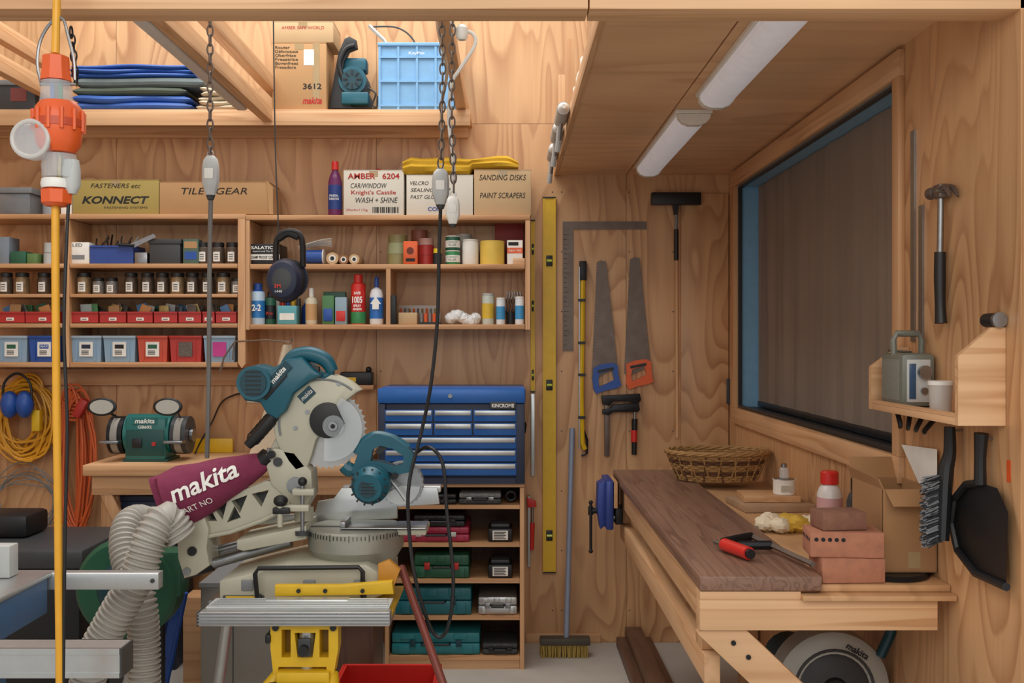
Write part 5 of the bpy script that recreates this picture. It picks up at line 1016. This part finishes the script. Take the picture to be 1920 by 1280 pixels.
def brick(c,d,m,rz,label,holes=True):
    q=S('brick',(c[0],c[1],c[2]-d[2]/2),label,'brick',group='bricks on the bench');rm=Euler((0,0,rz)).to_matrix()
    q.obox(c,d,m,rm,.003)
    if holes:
        for i in range(5):
            p=Vector(c)+rm@Vector((-d[0]/2+.014+i*.0155,-d[1]/2-.0006,.012));q.cyl(p,p+rm@Vector((0,.0008,0)),.005,BLR,seg=10)
            p=Vector(c)+rm@Vector((-d[0]/2-.0006,-d[1]*.36+i*d[1]*.18,.01));q.cyl(p,p+rm@Vector((.0008,0,0)),.005,BLR,seg=10)
brick((.815,-2.318,ZL+.03),(.15,.1,.058),BRK,.03,'orange-red brick at the bottom of the pile',False)
brick((.808,-2.312,ZL+.0895),(.17,.1,.06),BRK,-.1,'perforated orange-red brick on top of another')
brick((.80,-2.305,ZL+.142),(.11,.08,.042),BRD,.1,'darker brown brick half on top',False)
t=T('bar_clamp',(.62,-2.2,ZT),'steel bar clamp with red handle lying on the slab','clamp')
zc=ZT+.02
q=t.p('bar');a=Vector((.66,-2.02,zc));b=Vector((.722,-2.36,zc));q.tube([a,b],.0075,RST,4)
q=t.p('fixed_jaw');q.tube([a,a+Vector((-.03,-.02,0)),a+Vector((-.09,-.06,-.003))],.011,IRON,8,sub=2)
q=t.p('sliding_jaw');q.tube([a.lerp(b,.35),a.lerp(b,.35)+Vector((-.085,.0,0))],.012,IRON,8)
q=t.p('screw');q.cyl(Vector((.545,-2.1,zc)),Vector((.57,-2.18,zc)),.006,STL)
q=t.p('handle');q.cyl(Vector((.563,-2.13,zc)),Vector((.60,-2.24,zc)),.0165,REB,seg=12);q.cyl(Vector((.60,-2.24,zc)),Vector((.603,-2.25,zc)),.012,BLK)
x0,x1,y0_,y1_=.906,1.036,-2.31,-2.09;zb_=ZL+.0135
q=S('iron_base',(.93,-2.3,ZL),'flat black iron base plate','plate');q.lathe([(.09,0),(.1,.004),(.09,.012)],(.935,-2.25,ZL),IRON,sx=1.0,sy=1.15,seg=32)
t=T('open_carton',((x0+x1)/2,-2.22,zb_),'open brown cardboard carton with raised flaps','box')
q=t.p('body');h=.2
for a in((x0,x1,y0_,y0_+.004),(x0,x1,y1_-.004,y1_),(x0,x0+.004,y0_,y1_),(x1-.004,x1,y0_,y1_)):q.bx(*a,zb_,zb_+h,CBR)
q.bx(x0,x1,y0_,y1_,zb_,zb_+.004,CBR)
q=t.p('tape');q.bx(x0+.06,x0+.09,y0_-.0008,y0_,zb_+.01,zb_+.05,TAP)
q=t.p('flap');q.add([(x0,y0_,zb_+h),(x0,y1_,zb_+h),(x0-.012,y1_+.01,zb_+h+.03),(x0-.012,y0_-.0,zb_+h+.025),(x0+.003,y0_,zb_+h),(x0+.003,y1_,zb_+h),(x0-.009,y1_+.01,zb_+h+.03),(x0-.009,y0_,zb_+h+.025)],[[0,1,2,3],[4,5,6,7],[0,3,7,4],[1,2,6,5],[2,3,7,6]],CBR)
q=t.p('flap');q.add([(x0,y1_,zb_+h),(x1,y1_,zb_+h),(x1,y1_+.03,zb_+h+.05),(x0,y1_+.03,zb_+h+.05)],[[0,1,2,3]],CBR)
q=t.p('flap');q.add([(x0+.004,y0_,zb_+h),(x1-.004,y0_,zb_+h),(x1-.02,y0_-.04,zb_+h-.035),(x0+.01,y0_-.04,zb_+h-.035)],[[0,1,2,3]],CBR)
Yq=-2.04
t=T('cut_off_saw',(X(1560,Yq),Yq+.1,.29),'grey cut-off saw stored under the workbench','power saw')
q=t.p('blade_guard');c=P(1562,1290,Yq);q.lathe([(.02,-.01),(.13,-.01),(.15,0),(.153,.015),(.153,.07),(.145,.08)],c,mat('guard_grey','B0B0A8',.4,.2,.06),ax='y',seg=44);q=t.p('hub_plate');q.lathe([(.01,-.016),(.085,-.016),(.095,-.01)],c,DGR,ax='y',seg=30);q.lathe([(.005,-.024),(.03,-.024),(.035,-.016)],c,IRON,ax='y')
q=t.p('guard_ring');q.ring(c+Vector((0,-.012,0)),.105,.004,DGR,seg=36)
q=t.p('handle');q.tube([P(1650,1230,Yq),P(1668,1190,Yq),P(1672,1172,Yq)],.014,TED,10,sub=4)
q=t.p('base');q.bx(c.x-.12,min(c.x+.12,1.02),Yq-.02,Yq+.2,.2905,.31,IRON,.004)
txt(t,'makita',c+Vector((.062,-.0135,.103)),.065,.018,INK,roll=-.52,bold=.02)
q=t.p('motor');q.cyl(c+Vector((-.06,.08,.02)),c+Vector((-.06,.22,.02)),.07,TED)
# ================================================================= RIGHT WALL SHELF etc
xf=.94;ya,yb=-2.64,-2.12;zs_=1.24
t=T('corner_shelf',(XW,-2.38,zs_),'small pine wall shelf with sloped end panels','shelf')
q=t.p('board');q.bx(xf,XW-.001,ya+.016,yb-.016,zs_,zs_+.016,PY,.001)
q=t.p('end_panel');q.poly([(xf,zs_),(XW-.001,zs_),(XW-.001,1.445),(1.01,1.445),(xf,1.385)],ya,0,.0155,PX,px=False)
q=t.p('end_panel');q.poly([(xf,zs_),(XW-.001,zs_),(XW-.001,1.4),(1.01,1.4),(xf,1.35)],yb-.0155,0,.0155,PX,px=False)
q=t.p('front_lip');q.bx(xf,xf+.01,ya+.016,yb-.016,zs_+.0165,zs_+.025,PY)
zr=zs_+.0165
t=T('radio',(.99,-2.25,zr),'grey retro portable radio with carry handle','radio');RG=mat('radio_grey','6E7065',.4)
q=t.p('body');q.bx(.951,1.034,-2.31,-2.17,zr,zr+.13,RG,.012)
q=t.p('speaker_grille');q.bx(.9495,.952,-2.295,-2.185,zr+.015,zr+.115,mat('grille','7B7C72',.6,0,.4,220),.001)
q=t.p('front_panel');q.bx(.963,1.02,-2.313,-2.309,zr+.012,zr+.115,LGR,.002);q.bx(.968,.984,-2.315,-2.313,zr+.02,zr+.105,mat('tuner','35506E',.3),.001)
q=t.p('tuning_knob');q.cyl((1.003,-2.328,zr+.085),(1.003,-2.313,zr+.085),.016,STL);q=t.p('volume_knob');q.cyl((1.003,-2.322,zr+.04),(1.003,-2.313,zr+.04),.008,STL)
q=t.p('handle');q.tube([(.96,-2.24,zr+.11),(.958,-2.24,zr+.162),(.966,-2.24,zr+.178),(1.02,-2.24,zr+.178),(1.028,-2.24,zr+.162),(1.026,-2.24,zr+.11)],.008,RG,8)
q=t.p('antenna');q.cyl((1.02,-2.2,zr+.131),(.96,-2.2,zr+.136),.003,STL)
t=T('plastic_pot',(.99,-2.47,zr),'small translucent plastic pot with lid','pot');q=t.p('body');q.lathe([(.023,0),(.026,.06)],(.985,-2.45,zr),mat('frosted','C9C3BA',.3,0,.05,10,alpha=.85),seg=22);q=t.p('lid');q.lathe([(.0275,.06),(.0275,.069),(.02,.07)],(.985,-2.45,zr),WHT,seg=22)
q=S('metal_ring',(.99,-2.55,zr),'small brass ring lying on the shelf','ring');q.ring((.985,-2.545,zr+.003),.016,.003,MXB,ax='z',seg=20)
q=S('black_torch',(1.02,-2.61,1.445),'short black torch on the shelf end','torch');q.cyl((1.023,-2.59,1.4605),(1.023,-2.64,1.4605),.015,BLK);q.cyl((1.023,-2.65,1.4605),(1.023,-2.64,1.4605),.016,STL)
t=T('claw_hammer',(1.02,-2.35,1.45),'claw hammer with black rubber grip hung on the wall','hammer')
hy=-2.37;hz=Z(360,hy)
q=t.p('handle');q.cyl((1.02,hy,hz-.01),(1.02,hy+.005,Z(475,hy)),.0075,STL);q=t.p('grip');q.tube([(1.02,hy+.005,Z(472,hy)),(1.02,hy+.006,Z(520,hy)),(1.02,hy+.004,Z(570,hy)),(1.02,hy,Z(606,hy))],[.013,.0135,.012,.014],BLK,12,sub=4)
q=t.p('head');q.cyl((1.02,hy+.06,hz+.004),(1.02,hy+.03,hz+.004),.0145,RST);q.cyl((1.02,hy+.03,hz+.004),(1.02,hy+.015,hz+.004),.010,RST);q.bx(1.008,1.032,hy-.018,hy+.018,hz-.015,hz+.018,RST,.004)
for dx in(-.007,.007):q.tube([(1.02+dx*.5,hy-.015,hz+.006),(1.02+dx,hy-.045,hz+.004),(1.02+dx*1.3,hy-.07,hz-.02)],[.009,.007,.003],RST,8,sub=3)
q=t.p('nail');q.cyl((XW-.0005,hy-.02,hz+.0),(1.0,hy-.02,hz+.0),.003,STL)
q=S('steel_rule',(1.036,-2.15,1.3),'long thin steel rule hanging on the wall','ruler');yy=1900/((1709-950)/1.033)-4.75;q.bx(1.035,1.0395,yy-.012,yy+.012,Z(640,yy),Z(245,yy),STL)
q=S('steel_rule',(1.036,-2.2,1.5),'short steel rule hanging on the wall','ruler');yy=1900/((1724-950)/1.033)-4.75;q.bx(1.035,1.0395,yy-.012,yy+.012,Z(630,yy),Z(385,yy),STL)
t=T('hand_brush',(1.0,-2.42,.98),'black hand brush with grey bristles hung on the wall','brush');yb_=-2.44
q=t.p('handle');q.tube([(1.01,yb_,Z(800,yb_)),(1.01,yb_,Z(850,yb_)),(1.0,yb_,Z(890,yb_)),(.985,yb_-.02,Z(1010,yb_))],[.012,.014,.018,.014],BLK,10,sub=4)
q=t.p('hook');q.cyl((1.01,yb_,Z(808,yb_)),(XW-.0005,yb_,Z(806,yb_)),.003,STL,seg=8)
q=t.p('bristles')
for k in range(420):
    u=random.random();a=Vector((.997-.012*u,yb_-.02*u,Z(888,yb_)*(1-u)+Z(1012,yb_)*u));q.tube([a,a+Vector((-.036-.012*random.random(),random.uniform(-.022,.022),-.006-.01*random.random()))],.0014,(mat('bristle_grey','8D8F92',.7),mat('bristle_dark','3D3F42',.7))[k%2],4)
t=T('dustpan',(1.02,-2.57,1.0),'black plastic dustpan hanging on the wall','dustpan')
q=t.p('pan')
def dp(px,py,o=0):
    xw=1.028-o;y=1900*xw/(px-950)-4.75;return Vector((xw,y,Z(py,y)))
ol=[(1838,905),(1812,908),(1790,935),(1784,980),(1795,1030),(1830,1075),(1887,1100),(1890,960),(1870,915)]
v=[dp(*p) for p in ol]+[dp(p[0],p[1],.006) for p in ol];n=len(ol)
q.add(v,[list(range(n)),list(range(2*n-1,n-1,-1))]+[[k,(k+1)%n,(k+1)%n+n,k+n] for k in range(n)],BLK)
q.tube([dp(*p,.01) for p in ol[:-2]],.009,BLK,8)
q=t.p('handle');q.tube([dp(1838,908,.012),dp(1838,860,.012),dp(1840,812,.012)],[.013,.012,.015],BLK,10,sub=3)
q=t.p('hook');a=dp(1840,822,.012);q.cyl(a,(XW-.0005,a.y,a.z),.003,STL,seg=8)
q=S('paper_sheet',(1.028,-2.2,1.05),'white paper sheet pinned to the wall below the shelf','paper');q.add([dp(1690,833),dp(1757,842),dp(1757,925),dp(1722,905)],[[0,1,2,3]],PAP)
q=S('orange_tag',(1.039,-2.65,1.1),'small orange sticker on the wall','sticker');q.bx(1.0385,1.0398,-2.66,-2.645,1.125,1.17,ORG)
t=T('hanging_snips',(.99,-2.3,1.2),'black snips hanging beneath the little shelf','snips')
for k in range(4):q=t.p('blade');q.tube([(.975+.012*k,-2.22-.05*k,zs_-.001),(.975,-2.24-.05*k,zs_-.03),(.99,-2.2-.05*k,zs_-.04)],.006,IRON,6,sub=3)
# ================================================================= mezzanine edge items
zl=CEI+.0185
for k,(y,r,h,m,cm,lb) in enumerate(((-1.2,.03,.2,mat('bt_white','D9D9CF',.4),WHT,'white plastic bottle on the loft edge'),(-.98,.025,.16,mat('bt_grey','9DA09A',.4),BLU,'grey bottle on the loft edge'),(-.4,.026,.2,PAP,BLU,'white bottle with blue cap on the loft'),(-1.42,.026,.15,YEL,YEL,'yellow tin on the loft edge'),(-.78,.025,.2,mat('bt_grn','94A35B',.4),WHT,'green and white bottle on the loft'),(-.2,.03,.17,LGR,REB,'pale grey bottle with red cap on the loft'))):
    bottle('spray_bottle',.272,y,zl,r,h,m,cm,lb,mat('lab_x%d'%k,('C9D27A','B04A3A','9FB6C4','D6A92A','E6E2D2','6F8FA0')[k],.5))
def gun(y,z,label):
    xg=.199;t=T('caulking_gun',(xg,y,z),label,'caulking gun',group='caulking guns');q=t.p('barrel');q.cyl((xg,y-.1,z),(xg,y+.12,z),.0225,LGR);q=t.p('nozzle');q.cyl((xg,y-.13,z),(xg,y-.1,z),.008,WHT,r2=.02)
    q=t.p('handle');q.tube([(xg,y+.1,z-.01),(xg-.005,y+.11,z-.07),(xg-.01,y+.13,z-.11)],.011,LGR,8);q=t.p('trigger');q.tube([(xg,y+.06,z-.02),(xg-.005,y+.07,z-.08)],.007,STL,6);q=t.p('rod');q.cyl((xg,y+.12,z),(xg,y+.22,z),.004,STL)
gun(-1.1,2.23,'grey caulking gun hooked on the loft edge');gun(-.75,2.235,'pale caulking gun hooked on the loft edge');gun(-.38,2.225,'light grey caulking gun hooked near the wall')
flush()
# ================================================================= CAMERA + LIGHT
cam=bpy.data.cameras.new('camera');co=bpy.data.objects.new('camera',cam);COL.objects.link(co)
co.location=(0,CY,CZ);co.rotation_euler=(RD(90),0,0);cam.sensor_width=36;cam.lens=F/1920*36;cam.shift_x=10/1920;cam.shift_y=-4/1920;cam.clip_start=.05
bpy.context.scene.camera=co
wd=bpy.data.worlds.new('world');bpy.context.scene.world=wd;wd.use_nodes=True;bg=wd.node_tree.nodes['Background'];bg.inputs[0].default_value=(.98,.98,.98,1);bg.inputs[1].default_value=.70
def area(n,loc,rot,sx,sy,e,c):
    l=bpy.data.lights.new(n,'AREA');l.shape='RECTANGLE';l.size=sx;l.size_y=sy;l.energy=e;l.color=c;o=bpy.data.objects.new(n,l);COL.objects.link(o);o.location=loc;o.rotation_euler=rot
area('skylight',(-.9,-1.1,3.9),(0,0,0),2.6,1.6,72,(1,.99,.97))
area('front_fill',(-.3,-5.3,2.7),(RD(68),0,0),3.5,1.4,46,(1,.96,.9))  # soft front fill, added out of view behind and above the camera
bpy.context.scene.view_settings.view_transform='Standard';bpy.context.scene.view_settings.look='None'
